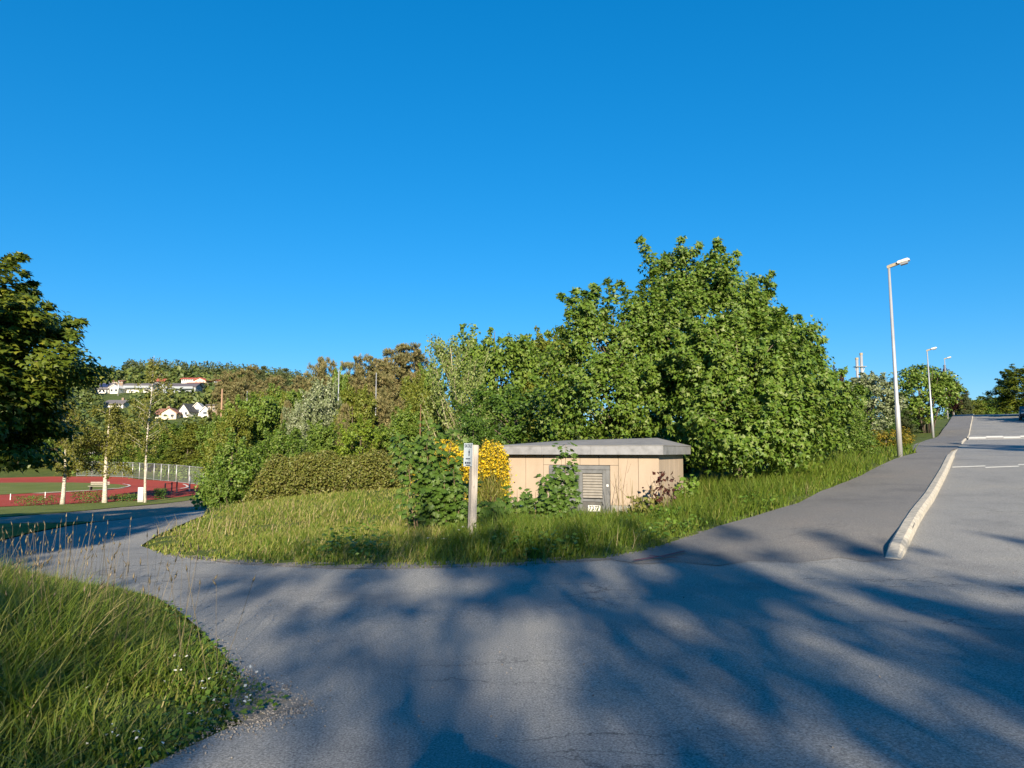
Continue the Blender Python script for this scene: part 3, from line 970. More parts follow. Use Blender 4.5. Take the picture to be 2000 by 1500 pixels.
species('poplar', (gen_poplar(3.6, 6.5), 'poplar'), 1)
species('birch', (gen_birch(4.6, 10), 'birchleaf'), 2)
species('birch_tall', (gen_birch(4.2, 14, .30, 46, 70, .8), 'birchleaf'), 1)
species('multi', (gen_multi(5, 6), 'broad'), 1)
species('chestnut', (gen_broad(9, 11, .27, T_MAPLE5, 460, 30, .62, low=.06, up=.8, droop=.15, gap=.8, n_lobes=12, n_br=26), 'chestnut'), 1)

species('shade', (gen_broad(9.5, 13, .25, T_LEAF, 165, 22, .54, low=.2, shell=.25, n_lobes=12, n_br=30), 'chestnut'), 2)

def get_sp(key, var):
    (fn, mk), nv, cache = SP[key][0], SP[key][1], SP[key][2]
    var = var % nv
    if var not in cache:
        r = np.random.default_rng(abs(hash((len(key), key[0], key[-1], var))) % 99991 if False else sum(map(ord, key)) * 13 + var * 101)
        cr, tr, W, Hh, bark = fn(r)
        co = np.empty(len(cr.vertices) * 3, np.float32); cr.vertices.foreach_get('co', co); co = co.reshape(-1, 3)
        Hh = float(np.percentile(co[:, 2], 99.7)); W = 2 * float(np.percentile(np.hypot(co[:, 0], co[:, 1]), 96))
        cr.materials.append(M[mk]); tr.materials.append(M[bark])
        cache[var] = (cr, tr, W, Hh)
    return cache[var]

def put_tree(name, label, key, x, y, hgt, wid, var=0, rz=0.0, group=None, cat='tree', z=None):
    cr, tr, W, Hh = get_sp(key, var)
    t = thing(name, label, cat, (x, y, h1(x, y) - .03 if z is None else z), rz, group)
    t.scale = (wid / W, wid / W, hgt / Hh)
    link('trunk', tr, None, t)
    link('crown', cr, None, t)
    return t

def tree_px(name, label, key, px, ytop, wpx, Y, var=0, rz=0.0, group=None, cat='tree'):
    p = at(px, ytop, Y)
    z = h1(p.x, Y)
    return put_tree(name, label, key, p.x, Y, p.z - z, wpx * Y / FPX, var, rz, group, cat)

# the big maples beside the pavement: each grown to its own outline
def big_maple(label, x, y, lobes, seed, cl, per=66, leaf=.122, mk='maple', group=None, cr=.43, tmpl=T_TRI, flat=.8, up=.3, droop=.55, rnd=.45):
    r = np.random.default_rng(seed)
    z0 = h1(x, y) - .05
    L = [(lx - x, ly - y, lz - z0, a * .93, b, c * .9) for lx, ly, lz, a, b, c in lobes]
    C, O, P, ow = crown_points(r, L, int(cl * .70), per, cr, .62, flat, shoots=cl // 7)
    top = max(l[2] + l[5] for l in L)
    # wind-blown leader shoots on the outside
    t = thing('maple_tree', label, 'tree', (x, y, z0), 0, group)
    link('trunk', wood_mesh('trunk', r, top, .16, C, n_br=30), M['bark'], t)
    link('crown', leaf_mesh('crown', r, P, ow, tmpl, leaf, up, rnd, droop), M[mk], t)
    return t

def lobe(px, py, Y, rpx, rpy=None, ry=None):
    p = at(px, py, Y); k = Y / FPX
    return (p.x, Y, p.z, rpx * k, ry or rpx * k * .9, (rpy or rpx) * k)

big_maple('tallest maple, its twin tops rising behind the low beige building', at(1370, 800, 24.5).x, 24.5,
          [lobe(1375, 690, 24.5, 150, 170), lobe(1330, 566, 24.5, 60, 74), lobe(1316, 522, 24.5, 32, 38), lobe(1394, 556, 24.4, 38, 58), lobe(1292, 612, 24.2, 58, 62), lobe(1440, 628, 24.4, 62, 76), lobe(1468, 596, 24.5, 22, 30), lobe(1350, 640, 23.4, 84, 70), lobe(1284, 528, 24.5, 32, 42), lobe(1402, 524, 24.5, 28, 40), lobe(1446, 572, 24.4, 34, 44), lobe(1488, 608, 24.3, 28, 38),
           lobe(1495, 692, 24.2, 72, 82), lobe(1280, 700, 23.6, 90, 90), lobe(1440, 740, 23, 120, 100)], 11, 620, group='maples beside the pavement')
big_maple('broad maple whose left shoulder overhangs the grey roof', at(1200, 800, 23.5).x, 23.5,
          [lobe(1195, 700, 23.5, 92, 84), lobe(1150, 664, 23.5, 46, 46), lobe(1225, 645, 23.5, 52, 50), lobe(1125, 720, 23.4, 62, 74), lobe(1180, 790, 23.2, 108, 72), lobe(1270, 770, 23, 78, 90), lobe(1110, 800, 23.6, 60, 62), lobe(1245, 608, 23.6, 30, 34), lobe(1150, 634, 23.5, 40, 32), lobe(1205, 622, 23.5, 34, 34)], 12, 360, group='maples beside the pavement')
big_maple('maple sloping down towards the nearest lamp post', at(1545, 800, 23).x, 23,
          [lobe(1538, 745, 23, 74, 92), lobe(1540, 672, 23, 36, 38), lobe(1584, 750, 23, 40, 70), lobe(1575, 820, 22.6, 74, 84), lobe(1500, 790, 22, 86, 100), lobe(1610, 800, 22.8, 40, 60), lobe(1592, 716, 23, 18, 26), lobe(1558, 648, 23, 30, 36)], 13, 360, group='maples beside the pavement')
big_maple('maple with foliage hanging down to the grass right of the beige building', at(1440, 850, 20.5).x, 20.5,
          [lobe(1430, 760, 20.8, 92, 104), lobe(1480, 700, 21, 74, 56), lobe(1380, 700, 21.2, 66, 60), lobe(1395, 850, 20.2, 52, 72), lobe(1460, 860, 19.4, 84, 66), lobe(1540, 850, 19.6, 70, 70), lobe(1520, 780, 20.4, 76, 84), lobe(1375, 790, 20.8, 50, 70)], 14, 420, group='maples beside the pavement')

# the dark-leaved maple at the picture's left border
big_maple('large spreading tree with layered leaves beside the left path', -17.8, 20.5,
          [(-18.0, 20.5, 4.9, 3.6, 3.6, 2.2), (-15.4, 19.6, 4.4, 2.1, 2.4, 1.5), (-15.0, 20.6, 2.9, 2.1, 2.4, 1.4), (-14.5, 20.4, 1.9, 1.7, 2.0, 1.0), (-16.3, 19.6, 1.0, 1.6, 1.8, .75),
           (-17.3, 20.5, 6.2, 2.2, 2.6, 1.0), (-13.7, 20.6, 5.3, 1.1, 1.4, .55), (-12.9, 20.4, 4.0, 1.2, 1.5, .5), (-13.8, 20.3, 3.0, 1.2, 1.5, .7), (-15.0, 20.2, 6.0, .8, 1.2, .4), (-18.8, 21, 3.5, 3, 3, 3), (-16.2, 20.3, 7.0, 1.3, 1.8, .6)], 15, 1040, 74, .16, 'chestnut', cr=.58, flat=.5, up=.9, droop=.25, rnd=.42)

trees = [
    ('maple_bush', 'dark-leaved maple bush at the left end of the hedge', 'maple_shrub', 455, 838, 128, 28.5, 0, .3),
    ('maple_bush', 'low maple bush drooping beside the left path', 'maple_shrub', 428, 905, 66, 27.5, 1, .3),
    ('maple_tree', 'small maple behind the left half of the hedge', 'maple', 548, 826, 130, 33, 0, .2),
    ('broadleaf_tree', 'mid-green tree behind the middle of the hedge', 'broad', 628, 822, 105, 36, 1, .9),
    ('lime_green_tree', 'bright yellow-green tree behind the right half of the hedge', 'lime', 705, 812, 125, 35, 0, .1),
    ('broadleaf_tree', 'green tree between the yellow-green tree and the slim pale one', 'broad', 790, 795, 110, 36, 2, .5),
    ('olive_tree', 'olive-tinted tree just left of the slim pale-stemmed tree', 'olive', 838, 755, 105, 40, 0, .4),
    ('poplar_tree', 'slim upright light green tree with pale branches showing', 'poplar', 893, 655, 135, 36, 0, .6),
    ('hazel_tree', 'dense dark green tree right behind the building roof', 'hazel', 1010, 745, 235, 30, 0, .2),
    ('hazel_tree', 'dark green tree filling the gap behind the building right end', 'hazel', 1300, 735, 300, 33, 1, 2.2),
    ('hazel_tree', 'lower dark green bush above the yellow broom', 'hazel', 925, 805, 130, 27, 1, 1.2),
    ('broadleaf_tree', 'tall round green tree on the skyline right of the slim pale one', 'broad', 968, 648, 190, 46, 0, 2.0),
    ('olive_tree', 'olive round-topped tree on the skyline left of the big maples', 'olive', 1068, 645, 140, 46, 1, .3),
    ('silvery_tree', 'pale silvery bush-like tree in the middle of the thicket', 'silver', 612, 768, 90, 52, 0, .4),
    ('silvery_tree', 'round grey-green tree below the two skyline pines', 'silver', 640, 738, 95, 62, 1, 1.4),
    ('bushy_pine', 'bushy brownish pine standing in the thicket', 'pine_bush', 757, 735, 100, 55, 0, .2),
    ('olive_tree', 'olive tree between the silvery tree and the bushy pine', 'olive', 690, 752, 90, 52, 1, .8),
    ('bushy_pine', 'small brown pine right of the pale silvery tree', 'pine_bush', 672, 790, 50, 45, 0, 1.0),
    ('bushy_pine', 'small brown pine left of the pale silvery tree', 'pine_bush', 560, 785, 48, 50, 0, 2.0),
    ('silvery_tree', 'narrow grey-green tree beside the small brown pine', 'silver', 580, 790, 60, 48, 1, .2),
    ('broadleaf_tree', 'broad green tree right of the pale thin pole', 'broad', 505, 770, 120, 66, 0, .7),
    ('olive_tree', 'olive tree left of the pale thin pole', 'olive', 455, 800, 100, 62, 0, 1.7),
    ('broadleaf_tree', 'green tree left of the slim pale-stemmed tree on the skyline', 'broad', 842, 712, 90, 74, 1, .6),
    ('olive_tree', 'olive tree right of the bushy pine', 'olive', 808, 730, 80, 64, 1, 2.2),
    ('broadleaf_tree', 'green tree in the gap between two skyline pines', 'broad', 662, 722, 60, 92, 2, .3),
    ('pine_tree', 'ragged brown pine on the skyline, leftmost of the high group', 'pine', 630, 700, 84, 98, 0, .5),
    ('pine_tree', 'brown pine on the skyline left of the round-topped pine', 'pine', 700, 696, 92, 98, 1, .9),
    ('umbrella_pine', 'wide round-topped brown pine standing above the thicket', 'pine_round', 788, 675, 140, 95, 0, 0),
    ('pine_tree', 'low brown pine tucked beside the round-topped pine', 'pine', 745, 708, 74, 102, 2, .1),
    ('pine_tree', 'brown pine above the wooden pole', 'pine', 442, 726, 60, 150, 0, .8),
    ('pine_tree', 'brown pine second to the right of the wooden pole', 'pine', 486, 716, 66, 148, 1, 1.6),
    ('conifer_tree', 'pointed dark conifer on the skyline above the pale thin pole', 'conifer', 513, 716, 36, 150, 0, .5),
    ('conifer_tree', 'pointed conifer on the skyline left of the high pine group', 'conifer', 556, 720, 36, 148, 0, 1.5),
    ('pine_tree', 'low brown pine between the two pointed conifers', 'pine', 535, 734, 70, 140, 2, 2.6),
    ('pine_tree', 'low brown pine at the foot of the skyline dip', 'pine', 590, 736, 70, 132, 0, 2.2),
    ('pine_tree', 'brown pine on the slope right of the wooden pole', 'pine', 470, 748, 80, 128, 2, 1.2),
    ('broadleaf_tree', 'green tree on the slope below the skyline dip', 'broad', 560, 756, 90, 105, 0, 1.9),
    ('olive_tree', 'olive tree on the slope below the pointed conifers', 'olive', 515, 765, 90, 100, 0, 2.8),
    ('broadleaf_tree', 'green tree at the foot of the wooden pole', 'broad', 430, 808, 80, 84, 1, 2.5),
    ('broadleaf_tree', 'green bush tree behind the track fence, left of the tall birch', 'broad', 262, 838, 90, 132, 0, .4),
    ('broadleaf_tree', 'green bush tree behind the track fence, right of the tall birch', 'broad', 330, 826, 110, 130, 2, .9),
    ('olive_tree', 'olive bush tree behind the right end of the track fence', 'olive', 392, 822, 100, 126, 1, 1.9),
    ('broadleaf_tree', 'low green bush over the middle of the track fence', 'broad', 300, 866, 90, 124, 1, 2.6),
    ('olive_tree', 'low olive bush over the right end of the track fence', 'olive', 366, 866, 110, 122, 0, 3.6),
    ('broadleaf_tree', 'green bush at the far left behind the running track', 'broad', 190, 850, 100, 135, 1, 4.2),
    ('broadleaf_tree', 'tall green tree glimpsed through the left birches', 'broad', 120, 820, 120, 136, 2, 4.4),
    ('broadleaf_tree', 'green tree glimpsed under the large left tree', 'broad', 40, 830, 130, 136, 0, 5.2),
    ('birch_tree', 'thick white-trunked birch, leftmost on the lawn strip', 'birch', 132, 790, 110, 58, 0, .5),
    ('birch_tree', 'leaning white-trunked birch left of the grey cabinet', 'birch', 214, 790, 120, 60, 1, 2.2),
    ('birch_tree', 'tall slender birch right of the grey cabinet', 'birch_tall', 297, 700, 84, 60, 0, .9),
    ('maple_tree', 'small maple with large leaves right of the big maples', 'maple', 1640, 742, 125, 29, 1, .7),
    ('maple_bush', 'maple bush above the tall grass left of the nearest lamp post', 'maple_shrub', 1668, 815, 96, 26.5, 0, 1.5),
    ('silvery_tree', 'grey-green round tree left of the nearest lamp post', 'silver', 1695, 727, 118, 42, 0, 2.5),
    ('hazel_tree', 'dark green tree behind the grey-green tree near the lamp post', 'hazel', 1690, 785, 130, 56, 0, 2.9),
    ('hazel_tree', 'dark green bush seen between the lamp post and the round tree', 'hazel', 1748, 800, 100, 66, 1, .9),
    ('dark_conifer', 'dark tree between the grey-green tree and the lamp post', 'conifer', 1747, 768, 70, 62, 0, .4),
    ('yellowish_bush', 'low yellow-tinged bush at the foot of the nearest lamp post', 'autumn', 1728, 834, 104, 31, 0, .2),
    ('round_tree', 'round tree with brown stems showing beside the second lamp post', 'multi', 1803, 713, 122, 65, 0, .5),
    ('copper_beech', 'dark purple tree peeping over the round tree', 'copper', 1846, 716, 50, 96, 0, .5),
    ('copper_beech', 'dark purple tree top right of the big maples', 'copper', 1636, 718, 60, 52, 0, 1.5),
    ('olive_tree', 'olive tree behind the round tree by the far lamps', 'olive', 1858, 745, 40, 98, 0, 1.1),
    ('conifer_tree', 'small pointed conifer beyond the crest of the road', 'conifer', 1884, 764, 34, 135, 0, .1),
    ('olive_tree', 'olive tree beyond the road crest, left of the road', 'olive', 1886, 784, 80, 140, 0, 1.1),
    ('broadleaf_tree', 'low green tree beyond the crest above the kerb line', 'broad', 1908, 778, 90, 150, 1, 1.4),
    ('olive_tree', 'olive tree beyond the crest above the carriageway', 'olive', 1936, 776, 100, 155, 1, 2.1),
    ('broadleaf_tree', 'green tree beyond the crest beside the right-hand tree', 'broad', 1962, 776, 90, 150, 2, .1),
    ('chestnut_tree', 'big dense tree on the right side of the road', 'chestnut', 2000, 712, 132, 84, 0, 1.0),
]
for row in trees:
    nm, lb, key, px, yt, wp, Y, var, rz = row
    cat = 'bush' if 'bush' in nm and 'pine' not in nm else 'tree'
    tree_px(nm, lb, key, px, yt, wp, Y, var, rz, None, cat)

# trees outside the frame whose shade falls into it
shade = [(-4.4, -26, 13.8, 9.0, 0, 'dappling the asphalt in front of the near left grass'), (2.2, -27, 15.0, 8, 1.3, 'dappling the asphalt straight ahead'),
         (7.6, -25, 13.9, 9.5, 2.1, 'dappling the asphalt before the kerb end'), (12.2, -27, 13.8, 9.5, 4.0, 'dappling the asphalt in the near right corner'),
         (-11.0, -28, 9.6, 6, 2.6, 'shading the near left grass'), (5.2, -30, 15.9, 7.5, .6, 'shading the grass bank before the building')]
for i, (x, y, hh, ww, rz, lb) in enumerate(shade):
    put_tree('shade_tree', 'tall tree behind the viewpoint ' + lb, 'shade', x, y, hh, ww, i, rz, 'trees shading the junction')
put_tree('shade_tree', 'leafy tree outside the left border shading the near part of the left path', 'chestnut', -13.6, 3.0, 9.2, 8.0, 0, 3.3)
put_tree('shade_tree', 'leafy tree behind the near left grass shading the left path', 'chestnut', -8.9, -8.0, 11.8, 6.6, 0, 4.3)
put_tree('shade_tree', 'leafy tree outside the left border shading the lawn wedge', 'chestnut', -22.5, 12.0, 9.5, 9.0, 0, 1.3)
put_tree('shade_tree', 'roadside tree outside the picture shading the carriageway by the hump', 'chestnut', 25.6, 9.0, 12.0, 9.5, 0, 2.0)
put_tree('shade_tree', 'roadside tree outside the picture shading the road below the crest', 'chestnut', 54.5, 63, 8.6, 8, 0, 3.0)

# ------------------------------------------------------------------ hedge
def hedge():
    r = np.random.default_rng(31)
    a = Vector(G(492, 990)); b = Vector((-3.9, 28.6))
    a = Vector((-9.9, 28.4))
    n = 80000
    s = r.random(n); side = r.normal(size=n) * .5
    base = np.array([a.x, a.y]) + s[:, None] * (np.array([b.x, b.y]) - np.array([a.x, a.y]))
    topz = at(640, 886, 28.5).z
    prof = np.clip(np.minimum(s / .16, 1), 0, 1) ** .6 * (.94 + .07 * np.sin(s * 17 + .6) + .05 * np.sin(s * 41 + 1) + .03 * np.sin(s * 97)) * (1 - .10 * np.clip((s - .8) / .2, 0, 1))
    hh = r.random(n) ** .7
    gz = H(base[:, 0], base[:, 1])
    zt = gz + (topz - gz) * prof
    depth = 1.15 * np.sqrt(np.clip(1 - hh ** 2.2, 0.05, 1))
    th = np.clip(side, -1, 1)
    P = np.c_[base[:, 0] + r.normal(size=n) * .10, base[:, 1] + th * depth * (1 + .22 * np.sin(base[:, 0] * 3.1 + hh * 5) + .14 * np.sin(base[:, 0] * 7.3 - hh * 9)), gz + (zt - gz) * hh + r.normal(size=n) * .04]
    ow = norm(np.c_[r.normal(size=n) * .3, np.sign(th) * np.abs(th) * 1.4 - .2, hh * .9])
    t = thing('hedge', 'long dense brownish-green hedge at the top of the meadow', 'hedge', (0, 0, 0))
    me = leaf_mesh('foliage', r, P, ow, T_LEAF, .085, .4, .8, -.2)
    link('foliage', me, M['hedge'], t)
    mb = MB()
    for k in range(16):
        f = (k + .5) / 16; p = a.lerp(b, f); z = h1(p.x, p.y)
        mb.tube([(p.x, p.y, z - .1), (p.x + r.normal() * .2, p.y + r.normal() * .2, z + 1.0)], [.04, .015], 5)
    mb.build('stems', M['bark'], t)
hedge()

# ------------------------------------------------------------------ low building with louvred doors
BX, BY = 3.36, 17.05               # nearest corner of the wall
ang = R(25.5)
fdir = Vector((-math.cos(ang), math.sin(ang), 0)); sdir = Vector((math.sin(ang), math.cos(ang), 0))
BL, BD = 3.82, 2.5
gz = -.55
zt = 1.56
b = thing('substation', 'low beige panelled utility building with grey flat roof in the tall grass', 'building', (BX, BY, 0), math.atan2(-fdir.y, -fdir.x))
# local axes: x runs back towards the corner; so the front wall spans x = -BL..0, y = 0..BD goes away
def bbox(name, x0, x1, y0, y1, z0, z1, mat, par=None, bev=0):
    return MB().box(((x0 + x1) / 2, (y0 + y1) / 2, (z0 + z1) / 2), (x1 - x0, y1 - y0, z1 - z0)).build(name, mat, par or b, bev)
bbox('core', -BL + .05, -.05, .05, BD - .05, gz, zt + .1, M['doorpanel'])
def panels(n, a0, a1, front):
    w = (a1 - a0) / n
    for i in range(n):
        p0, p1 = a0 + i * w + .006, a0 + (i + 1) * w - .006
        lo = .35 if front else .35
        if front:
            if p1 > DX0 and p0 < DX1:
                # only the strip above the doors, plus what is left beside them
                bbox('wall_panel', p0, p1, -.005, .06, DZ1 + .012, zt - .02, M['wall'])
                if p0 < DX0 - .05: bbox('wall_panel', p0, DX0 - .006, -.005, .06, lo, DZ1 + .004, M['wall'])
                if p1 > DX1 + .05: bbox('wall_panel', DX1 + .006, p1, -.005, .06, lo, DZ1 + .004, M['wall'])
            else:
                bbox('wall_panel', p0, p1, -.005, .06, lo, zt - .02, M['wall'])
        else:
            bbox('wall_panel', -.06, .005, p0, p1, lo, zt - .02, M['wall'])
DX0, DX1, DZ0, DZ1 = -2.70, -1.16, -.42, 1.27
panels(8, -BL, 0, True)
panels(5, 0.005, BD, False)
bbox('plinth', -BL + .0, DX0 - .01, .002, .08, gz, .344, M['plinth'])
bbox('plinth', DX1 + .01, 0, .002, .08, gz, .344, M['plinth'])
bbox('plinth', -.07, .0, .09, BD, gz, .344, M['plinth'])
bbox('paint_tag', -3.6, -2.78, -.006, .0, -.25, .30, M['blue'])
# door set
def frame_bar(x0, x1, z0, z1, y0=-.05, y1=.02):
    return bbox('door_frame', x0, x1, y0, y1, z0, z1, M['alu'], None, .006)
frame_bar(DX0, DX1, DZ1 - .10, DZ1); frame_bar(DX0, DX0 + .09, DZ0, DZ1 - .102); frame_bar(DX1 - .09, DX1, DZ0, DZ1 - .102)
mid = (DX0 + DX1) / 2
for s, (a0, a1) in enumerate(((DX0 + .095, mid - .004), (mid + .004, DX1 - .095))):
    dr = thing('door', None, None); dr.parent = b
    bbox('stile', a0, a0 + .085, -.04, .01, DZ0, DZ1 - .105, M['alu'], dr, .005)
    bbox('stile', a1 - .085, a1, -.04, .01, DZ0, DZ1 - .105, M['alu'], dr, .005)
    bbox('rail', a0 + .087, a1 - .087, -.038, .01, DZ1 - .18, DZ1 - .107, M['alu'], dr)
    bbox('rail', a0 + .087, a1 - .087, -.038, .01, .42, .48, M['alu'], dr)
    bbox('panel', a0 + .087, a1 - .087, -.012, .012, DZ0, .418, M['doorpanel'], dr)
    bbox('backing', a0 + .087, a1 - .087, .03, .045, .482, DZ1 - .182, M['black'], dr)
    k = 9
    for i in range(k):
        zc = .50 + (DZ1 - .19 - .50) * (i + .5) / k
        MB().box(((a0 + a1) / 2, -.005, zc), (a1 - a0 - .178, .012, .066), Matrix.Rotation(R(-32), 3, 'X')).build('louvre_slat', M['slat'], dr)
bbox('handle', DX1 - .07, DX1 - .025, -.075, -.052, .78, .83, M['plate'])
# number plate: 7377
pl = bbox('number_plate', mid + .22, mid + .53, -.022, -.014, .19, .33, M['plate'])
def text_mesh(name, s, size, material, parent, loc, rot, squash=1.0):
    cu = bpy.data.curves.new(name, 'FONT'); cu.body = s; cu.size = size; cu.align_x = 'CENTER'; cu.align_y = 'CENTER'; cu.extrude = .0008; cu.offset = .0015
    tmp = bpy.data.objects.new(name, cu); COL.objects.link(tmp)
    dg = bpy.context.evaluated_depsgraph_get()
    me = bpy.data.meshes.new_from_object(tmp.evaluated_get(dg))
    bpy.data.objects.remove(tmp, do_unlink=True)
    me.materials.clear()
    o = link(name, me, material, parent)
    o.location = loc; o.rotation_euler = rot; o.scale = (squash, 1, 1)
    return o
text_mesh('number_lettering', '7377', .145, M['black'], pl, (mid + .375, -.0245, .26), (R(90), 0, 0), .9)
# roof: deep fascia boards all round and a low hipped top
ov = .30
x0, x1, y0, y1 = -BL - ov, ov * .55, -.22, BD + .2
z0, z1 = zt - .03, zt + .185
bbox('soffit', x0 + .03, x1 - .03, y0 + .03, y1 - .03, z0 + .02, z0 + .05, M['doorpanel'])
cuts = [x0, x0 + 1.3, x0 + 2.55, x1]
for a0, a1 in zip(cuts[:-1], cuts[1:]):
    bbox('fascia_board', a0 + .002, a1 - .002, y0, y0 + .028, z0, z1, M['fascia'])
bbox('fascia_board', x1 - .028, x1, y0 + .03, y1, z0, z1, M['fascia'])
bbox('fascia_board', x0, x0 + .028, y0 + .03, y1, z0, z1, M['fascia'])
bbox('fascia_board', x0 + .03, x1 - .03, y1 - .028, y1, z0, z1, M['fascia'])
zr = z1 + .20
mb = MB(); ix, iy = 1.2, (y1 - y0) * .62
e = .012
mb.add([(x0 - e, y0 - e, z1 + .004), (x1 + e, y0 - e, z1 + .004), (x1 + e, y1 + e, z1 + .004), (x0 - e, y1 + e, z1 + .004), (x0 + ix, y0 + iy, zr - .05), (x1 - ix * .5, y0 + iy, zr),
        (x0 - e, y0 - e, z1 - .012), (x1 + e, y0 - e, z1 - .012), (x1 + e, y1 + e, z1 - .012), (x0 - e, y1 + e, z1 - .012)],
       [(0, 1, 5, 4), (1, 2, 5), (2, 3, 4, 5), (3, 0, 4), (0, 6, 7, 1), (1, 7, 8, 2), (2, 8, 9, 3), (3, 9, 6, 0)])
mb.build('roof', M['rooffelt'], b)

# ------------------------------------------------------------------ sign post
sx, sy = G(921, 1056)
sgz = h1(sx, sy)
st = thing('sign_post', 'weathered square wooden post carrying a small bent notice', 'sign', (sx, sy, sgz), R(29))
st.rotation_euler = (R(-.4), R(1.8), R(29))
ph = at(929, 869, sy).z - sgz
post = MB().box((0, 0, ph / 2 - .15), (.112, .112, ph + .3)).build('post', M['post'], st, .006)
# the notice is nailed to the left face of the post and curls forward at its free edge
sgn = thing('notice', None, None); sgn.parent = st
Wd, Hg = .30, .40
def bent(u_):                      # u 0..1 from the post outwards; returns local offset
    return Vector((-.060 - .055 * u_ ** 2, -.058 + u_ * .225, 0))
def notice(name, us, z0, z1, off, material, thick=.004):
    V = []; F = []
    for u_ in us:
        p = bent(u_) + Vector((-off, 0, 0))
        for z in (z0, z1):
            V.append((p.x, p.y, z)); V.append((p.x - thick, p.y, z))
    for i in range(len(us) - 1):
        a = 4 * i; c = 4 * (i + 1)
        F += [(a, c, c + 2, a + 2), (a + 1, a + 3, c + 3, c + 1), (a, a + 1, c + 1, c), (a + 2, c + 2, c + 3, a + 3)]
    F += [(0, 2, 3, 1), (4 * len(us) - 4, 4 * len(us) - 3, 4 * len(us) - 1, 4 * len(us) - 2)]
    me = bpy.data.meshes.new(name); me.from_pydata(V, [], F)
    bm = bmesh.new(); bm.from_mesh(me); bmesh.ops.recalc_face_normals(bm, faces=bm.faces); bm.to_mesh(me); bm.free()
    return link(name, me, material, sgn)

# ------------------------------------------------------------------ street lamps
def lamp(label, px, py, Y, hgt, name='street_lamp', head=True, lean=0.0, rz=None, base_z=None, thick=1.0):
    p = at(px, py, Y)
    z = h1(p.x, Y) if base_z is None else base_z
    t = thing(name, label, 'street lamp', (p.x, Y, z - .05), 0)
    t.rotation_euler = (0, R(lean), math.atan2(VY, VX) if rz is None else rz)
    k = thick
    MB().tube([(0, 0, 0), (0, 0, 1.9), (0, 0, 1.95), (0, 0, hgt - .1)], [.095 * k, .088 * k, .07 * k, .042 * k], 14, True).build('pole', M['steel'], t, smooth=True)
    if head:
        Mx = Matrix.Rotation(R(-11), 3, 'Y')
        zc = hgt
        br = MB(); br.prism([(-.06, -.05), (.34, -.02), (.34, .075), (-.02, .06), (-.06, .03)], 1, -.055, .055)
        br.v = [tuple(Mx @ Vector(v) + Vector((0, 0, zc - .06))) for v in br.v]
        br.build('bracket', M['lampbrown'], t)
        hd = MB(); hd.prism([(.30, .0), (.70, .0), (.72, .04), (.66, .105), (.34, .095), (.28, .05)], 1, -.13, .13)
        hd.v = [tuple(Mx @ Vector(v) + Vector((0, 0, zc - .06))) for v in hd.v]
        hb = hd.build('housing', M['lampwhite'], t, .012)
        ln = MB(); ln.prism([(.35, -.002), (.66, -.002), (.62, -.075), (.39, -.075)], 1, -.10, .10)
        ln.v = [tuple(Mx @ Vector(v) + Vector((0, 0, zc - .06))) for v in ln.v]
        ln.build('lens', M['lens'], hb)
    return t
lamp('nearest and tallest-looking galvanised street lamp at the pavement edge', 1758, 893, 26.7, 7.1, lean=-.6)
lamp('second street lamp along the pavement, beside the round tree', 1823, 858, 58, 7.0, lean=-1.0)
lamp('third street lamp, its head above the dark purple tree', 1851, 818, 86, 7.1)
lamp('fourth street lamp, mostly hidden behind the round tree', 1863, 812, 116, 7.0)
lamp('fifth street lamp, standing at the crest left of the kerb line', 1878, 812, 146, 7.4)
lamp('far street lamp beyond the crest, right of the kerb line', 1947, 811, 178, 7.0)
bz = at(1940, 812, 150)
bp_ = thing('marker_post', 'short pale post beyond the crest near the far street lamp', 'post', (bz.x, 150, h1(bz.x, 150)))
MB().tube([(0, 0, 0), (0, 0, 2.6)], [.10, .09], 10).build('post', M['steel'], bp_, smooth=True)
MB().tube([(0, 0, 2.6), (0, 0, 2.66)], [.11, .05], 10).build('cap', M['lampwhite'], bp_)

def pole(label, px, ytop, ybase, Y, mat, rad, name='utility_pole', arm=True):
    p = at(px, ytop, Y)
    z = h1(p.x, Y)
    t = thing(name, label, 'pole', (p.x, Y, z - .1))
    hh = p.z - z + .1
    MB().tube([(0, 0, 0), (0, 0, hh)], [rad, rad * .7], 8).build('shaft', mat, t, smooth=True)
    if arm:
        MB().tube([(-.1, 0, hh - .05), (.55, 0, hh + .02)], [rad * .6, rad * .5], 6).build('arm', mat, t)
    return t
pole('pale lamp pole standing between the skyline pines', 662, 722, 765, 84, M['steel'], .08, arm=False)
pole('thin pale pole right of the wooden pole', 483, 764, 805, 76, M['steel'], .06, arm=False)
pole('tall brown wooden pole in front of the far hillside', 434, 760, 812, 110, M['poleswood'], .17, arm=False)
pole('short pale pole left of the bushy pine', 735, 728, 745, 82, M['steel'], .06, arm=False)
pole('thin pale pole among the houses on the hillside', 232, 744, 765, 300, M['steel'], .28, arm=False)
pole('thin pale pole left of the white gabled house', 188, 735, 765, 300, M['steel'], .24, arm=False)

# bare reddish trunk standing in front of the thicket
p = at(822, 790, 34); z = h1(p.x, 34)
t = thing('dead_trunk', 'thin bare reddish trunk standing left of the slim pale tree', 'tree trunk', (p.x, 34, z))
MB().tube([(0, 0, -.1), (.04, 0, 1.2), (-.03, 0, 2.2), (.0, 0, p.z - z)], [.06, .05, .04, .015], 6).build('trunk', M['bark_pine'], t, smooth=True)
MB().tube([(.0, 0, 1.6), (.25, .1, 2.1)], [.025, .008], 5).build('branch', M['bark_pine'], t)

